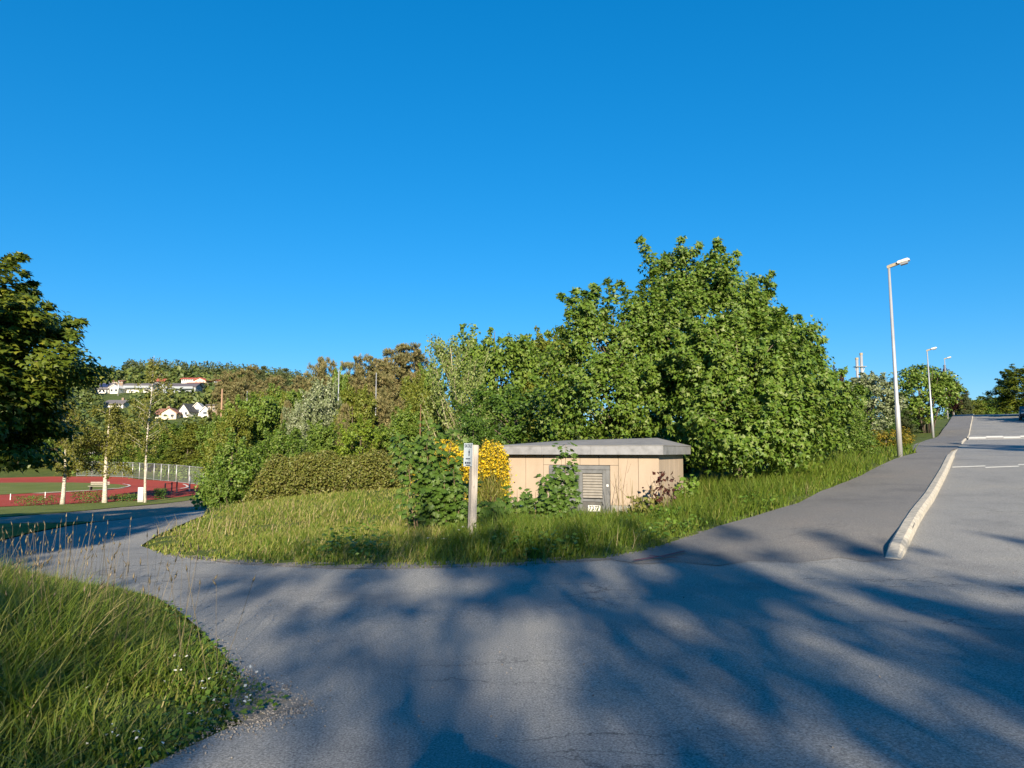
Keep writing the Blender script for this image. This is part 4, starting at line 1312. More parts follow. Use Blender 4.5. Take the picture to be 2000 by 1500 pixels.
# twin flue pipes above the trees
p = at(1679, 690, 130); z = h1(p.x, 130)
fl = thing('flue_stack', 'twin white flue pipes with a small platform above the trees', 'chimney', (p.x, 130, z))
ht = p.z - z
def flue(x, top):
    f = MB().tube([(x, 0, 0), (x, 0, top)], [.24, .24], 12).build('flue_pipe', M['steel'], fl, smooth=True)
    MB().tube([(x, 0, top), (x, 0, top + .35)], [.28, .28], 12).build('cap', M['lampbrown'], f)
flue(.25, ht - .3); flue(-.55, ht - 1.15)
pf = MB().box((-.1, 0, ht - 2.4), (1.9, 1.2, .08)).build('platform', M['steel_top'], fl)
for s in (-1, 1):
    MB().tube([(s * .9 - .1, 0, ht - 2.4), (s * .3 - .1, 0, ht - 4.2)], [.05, .05], 5).build('brace', M['steel_top'], fl)

# ------------------------------------------------------------------ grey cabinet, fences by the track
cx, cy = G(275, 981)
cb = thing('cabinet', 'pale grey electrical cabinet on the lawn strip beside the tall birch', 'cabinet', (cx, cy, h1(cx, cy) - .02), R(8))
MB().box((0, 0, .62), (.42, .32, 1.24)).build('body', M['cabinet'], cb, .01)
MB().box((0, -.165, .72), (.36, .012, .9)).build('door', M['cabinet'], cb)
MB().box((.10, -.175, .70), (.03, .02, .10)).build('handle', M['black'], cb)
MB().box((0, -.164, .14), (.40, .01, .12)).build('base', M['plinth'], cb)

def fence(label, pts, hgt, step, prad, group=None):
    P = [Vector((x, y, h1(x, y))) for x, y in pts]
    t = thing('track_fence', label, 'fence', P[0])
    o = P[0]
    L = [0]
    for a, c in zip(P[:-1], P[1:]): L.append(L[-1] + (c - a).length)
    def along(s):
        for i in range(len(P) - 1):
            if s <= L[i + 1] + 1e-6:
                return P[i].lerp(P[i + 1], (s - L[i]) / (L[i + 1] - L[i]))
        return P[-1].copy()
    n = int(L[-1] / step)
    me = MB().tube([(0, 0, -.1), (0, 0, hgt)], [prad, prad], 8).build('post', M['steel'], None, me_only=True, smooth=True)
    me.materials.append(M['steel'])
    q = [along(L[-1] * i / n) for i in range(n + 1)]
    for c in q:
        po = link('post', me, None, t); po.location = c - o
    for zz in (hgt - .05, .1):
        MB().tube([c - o + Vector((0, 0, zz)) for c in q], [.03] * len(q), 5).build('rail', M['steel'], t)
    V = []; F = []
    for i, c in enumerate(q):
        V += [tuple(c - o + Vector((0, .045, .1))), tuple(c - o + Vector((0, .045, hgt - .06)))]
        if i: F.append((2 * i - 2, 2 * i, 2 * i + 1, 2 * i - 1))
    me2 = bpy.data.meshes.new('wire_mesh'); me2.from_pydata(V, [], F)
    link('wire_mesh', me2, M['wire'], t)
    return t
fence('tall wire fence with pale posts behind the running track', [G(150, 930), G(205, 931), G(250, 932.5), G(300, 937.5), G(350, 943), G(402, 949), G(440, 953)], 2.4, 3.0, .06)
# low rail fence on the near side of the track
for lb, pxs in (('dark low railing between the tall birch and the maple bush', (322, 335, 346)), ):
    q = [Vector((*G(x, y), 0)) for x, y in ((322, 967), (335, 965), (345, 963.5))]
    for v in q: v.z = h1(v.x, v.y)
    t = thing('railing', lb, 'fence', q[0])
    for v in q:
        MB().tube([v - q[0], v - q[0] + Vector((0, 0, 1.15))], [.07, .07], 6).build('post', M['hdark'], t)
    for zz in (1.05, .55):
        MB().tube([v - q[0] + Vector((0, 0, zz)) for v in q], [.02] * 3, 5).build('rail', M['hdark'], t)
for lb, pt, hh, wd in (('pale steel gate post at the right end of the running track', (398, 958), 1.9, .3), ('dark thin post left of the pale gate post', (370, 960), 1.6, .10)):
    x, y = G(*pt)
    t = thing('gate_post', lb, 'post', (x, y, h1(x, y) - .05))
    MB().box((0, 0, hh / 2), (wd, .16, hh)).build('post', M['steel'] if wd > .2 else M['hgrey'], t, .01)
    MB().box((0, 0, hh + .02), (wd + .03, .19, .03)).build('cap', M['steel_top'], t)
for lb, pt in (('small white stake at the track edge, left one', (20, 977)), ('small white stake at the track edge, nearer the thick birch', (88, 973))):
    x, y = G(*pt)
    t = thing('stake', lb, 'stake', (x, y, h1(x, y)))
    MB().tube([(0, 0, -.1), (0, 0, .5)], [.035, .035], 8).build('shaft', M['plate'], t)
    MB().tube([(0, 0, .5), (0, 0, .56)], [.04, .02], 8).build('tip', M['plate'], t)
# bench by the infield
x, y = G(192, 958)
M['benchwood'] = solid('bench_wood', (.30, .27, .22), .8)
t = thing('bench', 'small pale bench behind the leaning birch', 'bench', (x, y, h1(x, y)), R(5))
for k in range(3): MB().box((0, -.2 + k * .2, .46), (1.9, .15, .05)).build('seat_slat', M['benchwood'], t)
for k in range(2): MB().box((0, .36, .65 + k * .18), (1.9, .04, .12)).build('back_slat', M['benchwood'], t)
for s in (-.75, .75):
    MB().box((s, 0, .22), (.08, .5, .44)).build('leg', M['hdark'], t)

# ------------------------------------------------------------------ houses on the hillside
house_boxes = []
def house(label, px0, px1, y_ridge, y_eave, y_base, Y, wall, roof, gable=False, rows=1, cols=4, rot=0.0, depth=7.0, extras=()):
    k = Y / FPX
    pc = at((px0 + px1) / 2, y_base, Y)
    z0 = pc.z
    w = (px1 - px0) * k; hw = (y_base - y_eave) * k; hr = max(.4, (y_eave - y_ridge) * k)
    house_boxes.append((px0, px1, y_ridge, y_base, Y))
    t = thing('house', label, 'house', (pc.x, Y, z0), R(rot))
    dn = max(3.0, z0 - h1(pc.x, Y) + 2.0)
    if gable:
        MB().prism([(-w / 2, -dn), (w / 2, -dn), (w / 2, hw), (0, hw + hr), (-w / 2, hw)], 1, 0, depth).build('wall', M[wall], t)
        s = (hr / (w / 2)); o = .5; th = .25
        mb_ = MB()
        for sg in (-1, 1):
            mb_.prism([(0, hw + hr + .02), (sg * (w / 2 + o), hw - s * o + .02), (sg * (w / 2 + o), hw - s * o + .02 + th), (0, hw + hr + .02 + th)], 1, -.5, depth + .4)
        mb_.build('roof', M[roof], t)
    else:
        MB().prism([(0, -dn), (depth, -dn), (depth, hw), (depth / 2, hw + hr - .1), (0, hw)], 0, -w / 2, w / 2).build('wall', M[wall], t)
        o = .6; th = .22; mb_ = MB(); s = hr / (depth / 2)
        for sg in (0, 1):
            y_e = -o if sg == 0 else depth + o
            mb_.prism([(depth / 2, hw + hr), (y_e, hw - s * o), (y_e, hw - s * o + th), (depth / 2, hw + hr + th)], 0, -w / 2 - .5, w / 2 + .5)
        rf = mb_.build('roof', M[roof], t)
        if 'chimney' in extras:
            MB().box((w * .22, depth / 2, hw + hr + .4), (.8, .8, 1.2)).build('chimney', M['hbrown'], rf)
        if 'solar' in extras:
            Mx = Matrix.Rotation(math.atan2(hr, depth / 2), 3, 'X')
            for i in range(6):
                MB().box((-w * .35 + i * w * .12, depth * .25, hw + hr * .5 + th + .13), (w * .105, depth * .40, .06), Mx).build('solar_panel', M['solar'], rf)
    for rr in range(rows):
        for c in range(cols):
            ww = w / cols * .52; wh = min(1.5, hw / rows * .48)
            xc = -w / 2 + w / cols * (c + .5); zc = hw / rows * (rr + .55)
            wn = MB().box((xc, -.04, zc), (ww, .10, wh)).build('window', M['hwhite'] if wall != 'hwhite' else M['hgrey'], t)
            MB().box((xc, -.10, zc), (ww - .24, .04, wh - .24)).build('pane', M['pane'], wn)
    if 'balcony' in extras:
        bl = MB().box((0, -.8, hw * .46), (w * .9, 1.4, .15)).build('balcony', M['hgrey'], t)
        MB().box((0, -1.5, hw * .46 + .55), (w * .9, .06, .8)).build('railing', M['hgrey'], bl)
    return t
house('white house with solar panels on its grey roof', 186, 212, 747, 759, 769, 315, 'hwhite', 'rgrey', rows=1, cols=4, extras=('solar',), depth=9)
house('plain cream-white gabled house beside the solar-panelled one', 213.5, 231, 752, 757.5, 768, 312, 'hwhite', 'hwhite', True, 1, 2)
house('long low reddish-roofed house at the left end of the hilltop', 212, 240, 742, 744.5, 749, 345, 'hbrown', 'rbrown', cols=6)
house('long pale house with a grey roof and white lower storey', 241, 297, 748, 752.5, 763, 318, 'hwhite', 'rgrey', rows=2, cols=9, extras=('balcony',))
house('long dark-roofed house with white windows right of the yellow shrubs', 322, 382, 748, 754.5, 764, 314, 'hgrey', 'rpurple', rows=2, cols=8, extras=('balcony',))
house('blue-grey gable end joined to the long dark-roofed house', 312, 325, 748, 754, 764, 311, 'hgrey', 'rpurple', True, 1, 2)
house('dark house with a red roof patch on the hilltop', 297, 320, 739, 744, 752, 350, 'hdark', 'rred', cols=4, rot=4)
house('white house with long red roof on the hilltop', 354, 384, 737, 740, 746, 345, 'hwhite', 'rred', cols=7)
house('cream gabled house with red-roofed wing on the hilltop', 379, 402, 738, 743, 748, 338, 'hcream', 'rred', True, 1, 3, rot=-8)
house('orange-walled low house below the cream gabled house', 365, 390, 746.5, 748, 754, 330, 'hcream', 'rred', cols=4)
house('small red-roofed house half hidden by pines', 418, 432, 741, 744, 749, 330, 'hwhite', 'rred', cols=2)
house('white house with a wide grey roof on the lower slope', 203, 240, 781, 788, 800, 262, 'hwhite', 'rgrey', rows=2, cols=5, extras=('chimney',))
house('cream gabled house with brown tiled roof on the lower slope', 316, 343, 797, 806, 818, 232, 'hcream', 'rbrown', True, 1, 2, rot=10)
house('brown-roofed wing of the cream gabled house', 303, 326, 798, 808, 818, 236, 'hcream', 'rbrown', cols=2, extras=('chimney',))
house('dark gabled house with white trim on the lower slope', 348, 369, 789, 802, 814, 238, 'hwhite', 'hdark', True, 1, 2, rot=-12)
house('white pointed gable peeping over the shrubs', 376, 393, 787, 796, 810, 242, 'hwhite', 'hwhite', True, 1, 1, rot=12)
house('small white gable right of the pointed one', 393, 407, 795, 802, 812, 238, 'hwhite', 'hwhite', True, 1, 1, rot=14)
house('flat-roofed brown house left of the wooden pole', 405, 430, 790, 791.5, 806, 246, 'hbrown', 'rgrey', cols=3)
house('pale stone house right of the wooden pole', 437, 456, 767, 770, 790, 228, 'hwhite', 'rgrey', rows=2, cols=3)
house('white house glimpsed behind the leaning birch', 160, 200, 868, 876, 912, 135, 'hwhite', 'rgrey', rows=1, cols=3)

# ------------------------------------------------------------------ far wood on the hill
def far_wood():
    r = np.random.default_rng(77)
    n = 5200
    Y = 130 + (560 - 130) * r.random(n) ** .75
    pxr = r.uniform(-60, 760, n)
    X = (pxr - 1000) / FPX * Y
    Z = H(X, Y)
    hh = r.uniform(4.5, 9, n) * np.clip(Y / 260, .55, 1.25)
    coni = (Y > 395) & (r.random(n) < .8) & (pxr > 235)
    hh = np.where((Y > 380) & (pxr < 240), 4.5, hh)
    hh = np.where(coni, r.uniform(9, 14, n), hh)
    ww = np.where(coni, hh * .42, hh * r.uniform(.7, 1.0, n))
    keep = np.ones(n, bool)
    # keep the gardens in front of the houses open, and the track and its surroundings clear
    c_, s_ = math.cos(PITCH), math.sin(PITCH)
    dep = Y * c_ + (Z + hh - EYE) * s_
    ytop = 750 - FPX * (-Y * s_ + (Z + hh - EYE) * c_) / dep
    wpx = ww / Y * FPX
    for (a, b_, yr, yb, hy) in house_boxes:
        hit = (Y < hy + 8) & (pxr + wpx * .5 > a - 1) & (pxr - wpx * .5 < b_ + 1) & (ytop < yb - (yb - yr) * .25)
        keep &= ~hit
    keep &= ~((Y < 160) & (pxr > 600))
    keep &= ~((Y < 150) & (pxr < 420) & (ytop < 815))
    X, Y, Z, hh, ww, coni = X[keep], Y[keep], Z[keep], hh[keep], ww[keep], coni[keep]
    for sel, per in ((~coni, 46), (coni, 48)):
        P = []; ow = []; S = []
        m = sel.sum()
        x, y, z, h_, w = (a[sel][:, None] for a in (X, Y, Z, hh, ww))
        d = norm(r.normal(size=(m, per, 3)))
        if per == 46:
            rad = r.uniform(.62, 1.0, (m, per))
            lump = 1 + .22 * np.sin(d[..., 0] * 4 + r.uniform(0, 6, (m, 1))) * np.sin(d[..., 2] * 5 + r.uniform(0, 6, (m, 1)))
            p = np.stack([x + d[..., 0] * w * .5 * rad * lump, y + d[..., 1] * w * .5 * rad, z + h_ * .52 + d[..., 2] * h_ * .5 * rad * lump], -1)
        else:
            tz = r.random((m, per)) ** 1.1
            a = r.uniform(0, 2 * math.pi, (m, per))
            rr = w * .5 * (1 - tz) ** .8 * r.uniform(.6, 1.05, (m, per)) + .1
            p = np.stack([x + np.cos(a) * rr, y + np.sin(a) * rr, z + h_ * (.06 + .94 * tz)], -1)
            d = np.stack([np.cos(a), np.sin(a), np.full_like(a, .35)], -1)
        P.append(p.reshape(-1, 3)); ow.append(d.reshape(-1, 3))
        S.append(np.repeat(np.clip(w * .30, .8, 2.4), per, 1).ravel() * (.75 if per == 48 else 1))
        P = np.concatenate(P); ow = norm(np.concatenate(ow)); S = np.concatenate(S)
        nl = len(P)
        Nn = norm(ow + np.array([0, 0, .4]) + r.normal(size=(nl, 3)) * .5)
        q = r.normal(size=(nl, 3)); D = q - (q * Nn).sum(1, keepdims=True) * Nn
        V, F = place_leaves(T_LEAF, P, D, Nn, S * r.uniform(.6, 1.2, nl))
        if per == 46:
            tag(link('hillside_wood', mesh_from('hillside_wood', V, F), M['farwood']), 'distant leafy wood covering the hillside around the houses', 'wood', kind='stuff')
        else:
            tag(link('hilltop_conifers', mesh_from('hilltop_conifers', V, F), M['pine_g']), 'dark conifer wood along the top of the far hill', 'wood', kind='stuff')
far_wood()

# undergrowth that fills the thicket between the trees
def thicket():
    r = np.random.default_rng(78)
    pts = []
    for (a, b_, Y0, Y1, n, hmax) in ((430, 1130, 38, 60, 150, 2.6), (420, 900, 62, 120, 260, 4.5), (1540, 1760, 30, 60, 70, 2.6), (1830, 1990, 125, 170, 60, 2.5), (150, 330, 124, 140, 90, 3.2), (330, 440, 112, 130, 60, 3.2), (1180, 1580, 28, 36, 70, 2.8)):
        for k in range(n):
            Y = r.uniform(Y0, Y1); px = r.uniform(a, b_); x = (px - 1000) / FPX * Y
            if px > 1500:
                # stay clear of the pavement and road
                if (x - KX) * VX + (Y - KY) * VY > -5.5 and Y < 125: continue
                if abs((x - KX) * VX + (Y - KY) * VY - 2) < 8: continue
            pts.append((x, Y, r.uniform(.5, 1) * hmax))
    pts = np.array(pts)
    z = H(pts[:, 0], pts[:, 1])
    per = 150
    m = len(pts)
    d = norm(r.normal(size=(m, per, 3))); d[..., 2] = np.abs(d[..., 2])
    w = pts[:, 2:3] * .75
    rad = r.uniform(.6, 1, (m, per))
    p = np.stack([pts[:, :1] + d[..., 0] * w * rad, pts[:, 1:2] + d[..., 1] * w * rad, z[:, None] + d[..., 2] * pts[:, 2:3] * rad], -1).reshape(-1, 3)
    ow = d.reshape(-1, 3)
    me = leaf_mesh('undergrowth', r, p, ow, T_LEAF, .30, .4, .6, .3)
    tag(link('undergrowth', me, M['broad']), 'tangled green undergrowth between the trees of the thicket', 'undergrowth', kind='stuff')
thicket()

# ------------------------------------------------------------------ saplings, broom, weeds by the building
def sapling(label, px, ybase, Y, hgt, wid, seed, n_st, per, leaf=.115, mk='maple_d', name='maple_sapling'):
    r = np.random.default_rng(seed)
    p = at(px, ybase, Y)
    z = h1(p.x, Y)
    t = thing(name, label, 'sapling', (p.x, Y, z))
    mb = MB(); P = []; ow = []
    for k in range(n_st):
        a = r.uniform(0, 2 * math.pi); sp = wid * .5 * math.sqrt(r.random()) if n_st > 1 else .03
        hh = hgt * (1 if k == 0 else r.uniform(.45, .95))
        b0 = Vector((math.cos(a) * sp * .35, math.sin(a) * sp * .35, -.05)); b1 = Vector((math.cos(a) * sp, math.sin(a) * sp * .8, hh))
        if k == 0: b1 = Vector((0, 0, hh)); b0 = Vector((0, 0, -.05))
        m_ = b0.lerp(b1, .5) + Vector((r.normal() * .05, r.normal() * .05, 0))
        mb.tube([b0, m_, b1], [.014, .010, .004], 5)
        for j in range(int(per * 1.7)):
            f = .16 + .84 * r.random() ** .8
            q = b0.lerp(m_, f * 2) if f < .5 else m_.lerp(b1, f * 2 - 1)
            d = norm(np.array([r.normal(), r.normal(), .25]))
            ln = (.10 + .20 * (1 - f * .6)) * r.uniform(.4, 1.25)
            e = np.array(q) + d * ln
            P.append(e); ow.append(norm(d + np.array([0, -.4, .5])))
    P = np.array(P); ow = np.array(ow)
    n = len(P)
    Nn = norm(ow * .35 + np.array([0, -.55, .75]) + r.normal(size=(n, 3)) * .4)
    dd = ow * np.array([1, 1, .2]) + np.array([0, 0, -.55]) + r.normal(size=(n, 3)) * .35
    D = dd - (dd * Nn).sum(1, keepdims=True) * Nn
    V, F = place_leaves(T_MAPLE, P, D, Nn, leaf * r.uniform(.6, 1.3, n))
    mb.build('stem', M['twig'], t)
    link('leaves', mesh_from('leaves', V, F), M[mk], t)
    return t
sapling('wide dark maple sapling clump left of the sign post, before the yellow broom', 836, 1010, 14.6, 2.2, 1.2, 41, 11, 62)
sapling('dark maple sapling reaching over the sign post side of the clump', 885, 1010, 14.2, 1.25, .8, 42, 7, 50)
sapling('slim maple sapling rising across the louvred doors to the roof edge', 1106, 1000, 15.9, 1.92, .35, 43, 3, 64)
sapling('maple sapling in front of the left door leaf', 1068, 1000, 15.6, 1.25, .75, 44, 6, 52)
sapling('low maple sapling by the left corner of the building', 1010, 1010, 15.2, .95, .8, 45, 6, 42)
sapling('low spreading maple sapling right of the sign post foot', 965, 1020, 14.4, .65, .9, 46, 7, 36)
sapling('small bright maple sapling at the right corner of the building', 1343, 960, 18.1, .75, .5, 47, 3, 34, mk='maple')

def broom(label, px, ytop, Y, wpx, seed, flower):
    r = np.random.default_rng(seed)
    p = at(px, ytop, Y); z = h1(p.x, Y); hh = p.z - z; w = wpx * Y / FPX
    t = thing('broom_bush', label, 'bush', (p.x, Y, z))
    n = 2600
    a = r.uniform(0, 2 * math.pi, n); rr = np.sqrt(r.random(n))
    f = r.random(n) ** .55
    env = (.25 + .75 * np.sin(np.clip(f, 0, 1) * 2.2))
    P = np.c_[np.cos(a) * rr * w * .5 * env, np.sin(a) * rr * w * .4 * env, f * hh * (1 - .25 * rr ** 2)]
    D = norm(np.c_[np.cos(a) * .4, np.sin(a) * .4, np.ones(n)] + r.normal(size=(n, 3)) * .25)
    Nn = norm(r.normal(size=(n, 3)))
    V, F = place_leaves(T_BLADE, P, D, Nn, r.uniform(.18, .34, n), np.full(n, .012))
    link('twigs', mesh_from('twigs', V, F), M['broomgreen'], t)
    keep = (r.random(n) < flower) & (f > .42) & (np.sin(P[:, 0] * 5 + seed) * np.sin(P[:, 2] * 4 + 1) > -.12)
    Q = np.repeat(P[keep] + D[keep] * .12, 5, 0) + r.normal(size=(keep.sum() * 5, 3)) * .05
    ow = norm(r.normal(size=(len(Q), 3)) + np.array([0, -.8, .5]))
    link('flowers', leaf_mesh('flowers', r, Q, ow, T_LEAF, .050, .3, .6, .2), M['broomflower'], t)
    mb = MB()
    for k in range(9):
        aa = r.uniform(0, 6.28)
        mb.tube([(0.05 * math.cos(aa), .05 * math.sin(aa), -.05), (math.cos(aa) * w * .25, math.sin(aa) * w * .2, hh * .6)], [.015, .006], 5)
    mb.build('stem', M['twig'], t)
broom('yellow-flowering broom left of the sign post', 868, 868, 17.6, 104, 51, .85)
broom('yellow-flowering broom between the sign post and the building', 960, 870, 18.0, 62, 52, .75)

def weed_clump(label, px, ybase, Y, hgt, wid, seed, n, mk, name='weed_clump'):
    r = np.random.default_rng(seed); p = at(px, ybase, Y); z = h1(p.x, Y)
    t = thing(name, label, 'plant', (p.x, Y, z))
    a = r.uniform(0, 6.28, n); rr = np.sqrt(r.random(n)) * wid / 2; f = r.random(n) ** .7
    P = np.c_[np.cos(a) * rr, np.sin(a) * rr, f * hgt]
    ow = norm(np.c_[np.cos(a), np.sin(a) - .3, f])
    link('leaves', leaf_mesh('leaves', r, P, ow, T_LEAF, .10, .4, .6, .3), M[mk], t)
    mb = MB()
    for k in range(7):
        aa = r.uniform(0, 6.28)
        mb.tube([(0, 0, -.05), (math.cos(aa) * wid * .3, math.sin(aa) * wid * .3, hgt * .9)], [.008, .003], 4)
    mb.build('stem', M['twig'], t)
weed_clump('dark leafy shrub at the right end of the front wall', 1262, 985, 16.2, .62, .75, 61, 420, 'hedge')
weed_clump('bright green weeds at the right corner of the building', 1300, 1010, 15.2, .4, .6, 62, 200, 'weed')
def bare_stems(label, px, Y, seed, n, hgt, wid, leafy=0):
    r = np.random.default_rng(seed); p = at(px, 950, Y); z = h1(p.x, Y)
    t = thing('bare_shrub', label, 'shrub', (p.x, Y, z))
    for k in range(n):
        x = r.uniform(-.5, .5) * wid; hh = hgt * r.uniform(.6, 1)
        mb = MB()
        q = [Vector((x, 0, -.05)), Vector((x + r.normal() * .03, r.normal() * .04, hh * .5)), Vector((x + r.normal() * .08, r.normal() * .08, hh))]
        mb.tube(q, [.008, .006, .002], 4)
        for j in range(3):
            f = r.uniform(.4, .8); c = q[0].lerp(q[2], f)
            mb.tube([c, c + Vector((r.normal() * .10, r.normal() * .06, .22))], [.004, .0015], 3)
        mb.build('stem', M['dry' if k % 3 else 'twig'], t)
    if leafy:
        P = np.c_[r.normal(size=leafy) * .14 + wid * .3, r.normal(size=leafy) * .1, r.uniform(.45, 1, leafy) * hgt]
        link('leaves', leaf_mesh('leaves', r, P, norm(r.normal(size=(leafy, 3)) + np.array([0, -.5, .3])), T_LEAF, .10, .3, .6, .6), M['copper'], t)
bare_stems('tall bare stalks in front of the front wall right of the doors', 1218, 16.3, 63, 5, 1.55, .35)
bare_stems('thin bare stalks with reddish young leaves before the building corner', 1270, 16.0, 64, 11, 1.2, .9, 90)

# ------------------------------------------------------------------ grasses
front_line = verge_front
verge_poly = verge_front + [kerb_pt(36, -2.4), kerb_pt(44, -2.4), kerb_pt(44, -7), kerb_pt(30, -9), (9, 24), (4.6, 22), (-3.5, 30), (-11, 30), (-14, 36)]
b_c = Vector((BX, BY, 0))
bld_poly = [tuple((b_c + fdir * a + sdir * c)[:2]) for a, c in ((-.05, -.05), (BL + .05, -.05), (BL + .05, BD), (-.05, BD))]

def scatter(r, n, poly, x0, x1, y0, y1):
    x = r.uniform(x0, x1, n); y = r.uniform(y0, y1, n)
    k = inside(x, y, poly)
    return x[k], y[k]

def vnoise(x, y, s, seed):
    rr = np.random.default_rng(seed); k = rr.normal(size=(6, 2)) * s; p = rr.uniform(0, 6.28, 6)
    return sum(np.sin(x * k[i, 0] + y * k[i, 1] + p[i]) for i in range(6)) / 3.0

def blades(name, x, y, hgt, wid, material, label, r, lean=.35, wind=(.25, .1)):
    n = len(x)
    z = H(x, y) - .02
    P = np.c_[x, y, z]
    a = r.uniform(0, 6.28, n)
    D = norm(np.c_[np.cos(a) * lean * r.random(n) + wind[0] * r.random(n), np.sin(a) * lean * r.random(n) + wind[1] * r.random(n), np.ones(n)])
    Nn = norm(np.c_[np.cos(a), np.sin(a), np.full(n, .25)])
    V, F = place_leaves(T_BLADE, P, D, Nn, hgt, wid)
    return tag(link(name, mesh_from(name, V, F), material), label, 'grass', kind='stuff')

r = np.random.default_rng(91)
# verge in front of the building and along the pavement
x, y = scatter(r, 620000, verge_poly, -15, 25, 9, 36)
d = edge_dist(x, y, front_line)
keep = ~inside(x, y, bld_poly)
dens = np.clip(1.25 - (np.hypot(x, y) - 10) / 16, .12, 1)
keep &= (r.random(len(x)) < dens * np.clip(.35 + d / .5, 0, 1))
x, y, d = x[keep], y[keep], d[keep]
nz = vnoise(x, y, 1.6, 3); nz2 = vnoise(x, y, .5, 8)
y = y - .16 * np.clip(1 - d / .5, 0, 1) * np.clip(.3 + vnoise(x, y, 3.0, 71), 0, 1.2)
tall = np.clip((x + 1.8) / 1.6, 0, 1)                       # the meadow on the left is shorter, the bank by the building taller
hgt = (.08 + np.clip(d / .9, 0, 1) * (.07 + .31 * tall)) * (1 + .3 * nz) * r.uniform(.55, 1.3, len(x))
hgt = np.clip(hgt, .05, .75)
lush = (tall > .35) | (r.random(len(x)) < .25 + .25 * nz2)
wd = .008 + .0008 * np.hypot(x, y) * r.uniform(.7, 1.2, len(x))
blades('grass', x[lush], y[lush], hgt[lush], wd[lush], M['grass'], 'lush green grass on the bank before the building', r)
blades('meadow_grass', x[~lush], y[~lush], hgt[~lush], wd[~lush], M['meadow'], 'sunlit yellow-green meadow grass below the hedge', r)
# dry stalks standing in the meadow
x, y = scatter(r, 2600, verge_poly, -12, 8, 11, 27)
nz = vnoise(x, y, .9, 5)
k = (nz > .15) & ~inside(x, y, bld_poly)
x, y = x[k], y[k]
blades('dry_grass', x, y, r.uniform(.2, .5, len(x)), np.full(len(x), .006) + .0004 * y, M['dry'], 'dry straw-coloured stalks standing in the meadow', r, .25)

# foreground clump on the left
fg_poly = left_edge + [(-12, 9.4), (-12, 1.5), (-2.0, 1.5)]
x, y = scatter(r, 190000, fg_poly, -9, -.8, 2.2, 10.5)
d = edge_dist(x, y, left_edge)
nz = vnoise(x, y, 1.9, 13)
bare = np.exp(-(((x + 2.15) / .6) ** 2 + ((y - 4.75) / .32) ** 2))
tallz = np.clip((d - .35) / 1.0, 0, 1) * np.clip((y - 3.2) / 1.5 + .25, .2, 1)
hgt = (.05 + .10 * np.clip(d / .3, 0, 1) + .36 * tallz) * (1 + .28 * nz) * r.uniform(.5, 1.3, len(x)) * (1 - .75 * bare)
k = (r.random(len(x)) < np.clip(.35 + d / .35, 0, 1) * (1 - .8 * bare) * np.where(nz < -.55, .45, 1))
x, y, d, hgt = x[k], y[k], d[k], hgt[k]
hgt = np.clip(hgt, .03, .7)
pale = r.random(len(x)) < .15
blades('foreground_grass', x[~pale], y[~pale], hgt[~pale], r.uniform(.008, .0145, (~pale).sum()), M['grass'], 'long green grass clump in the near left corner', r, .75, (.12, .05))
blades('foreground_straw', x[pale], y[pale], hgt[pale] * 1.15, r.uniform(.006, .010, pale.sum()), M['meadow'], 'pale bent straws among the near left grass', r, .8, (.5, .05))
# flowering stalks with seed heads along its upper edge
def seed_heads():
    n = 210
    xs, ys = scatter(r, 9000, fg_poly, -6.2, -1.6, 5.2, 9.3)
    dd = edge_dist(xs, ys, left_edge)
    k_ = (dd > .12) & (dd < 1.7)
    xs, ys = xs[k_][:n], ys[k_][:n]
    n = len(xs)
    z = H(xs, ys)
    hh = r.uniform(.50, .85, n)
    D = norm(np.c_[r.normal(size=n) * .16 + .08, r.normal(size=n) * .10, np.ones(n)])
    a = r.uniform(0, 6.28, n); Nn = norm(np.c_[np.cos(a), np.sin(a), np.full(n, .2)])
    T_ST = (np.array([(-.5, 0, 0), (.5, 0, 0), (.35, .5, .02), (-.35, .5, .02), (.3, 1, .07), (-.3, 1, .07)]), np.array([(0, 1, 2), (0, 2, 3), (3, 2, 4), (3, 4, 5)]))
    V, F = place_leaves(T_ST, np.c_[xs, ys, z], D, Nn, hh, np.full(n, .0045))
    tip = np.c_[xs, ys, z] + D * hh[:, None] + np.cross(norm(np.cross(D, Nn)), D) * (hh * .07)[:, None]
    Vh, Fh = [], []
    T_HD = (np.array([(0, 0, 0), (.5, .35, 0), (0, .4, .5), (-.5, .35, 0), (0, .4, -.5), (0, 1, 0)]), np.array([(0, 1, 2), (0, 2, 3), (0, 3, 4), (0, 4, 1), (5, 2, 1), (5, 3, 2), (5, 4, 3), (5, 1, 4)]))
    V2, F2 = place_leaves(T_HD, tip - D * .01, D + np.c_[r.normal(size=n) * .25, r.normal(size=n) * .2, np.zeros(n)], Nn, r.uniform(.05, .085, n), r.uniform(.010, .016, n), True)
    me = mesh_from('seed_stalks', np.r_[V, V2], np.r_[F, F2 + len(V)])
    tag(link('seed_stalks', me, M['seed']), 'brown grass seed heads above the near left grass', 'grass', kind='stuff')
seed_heads()
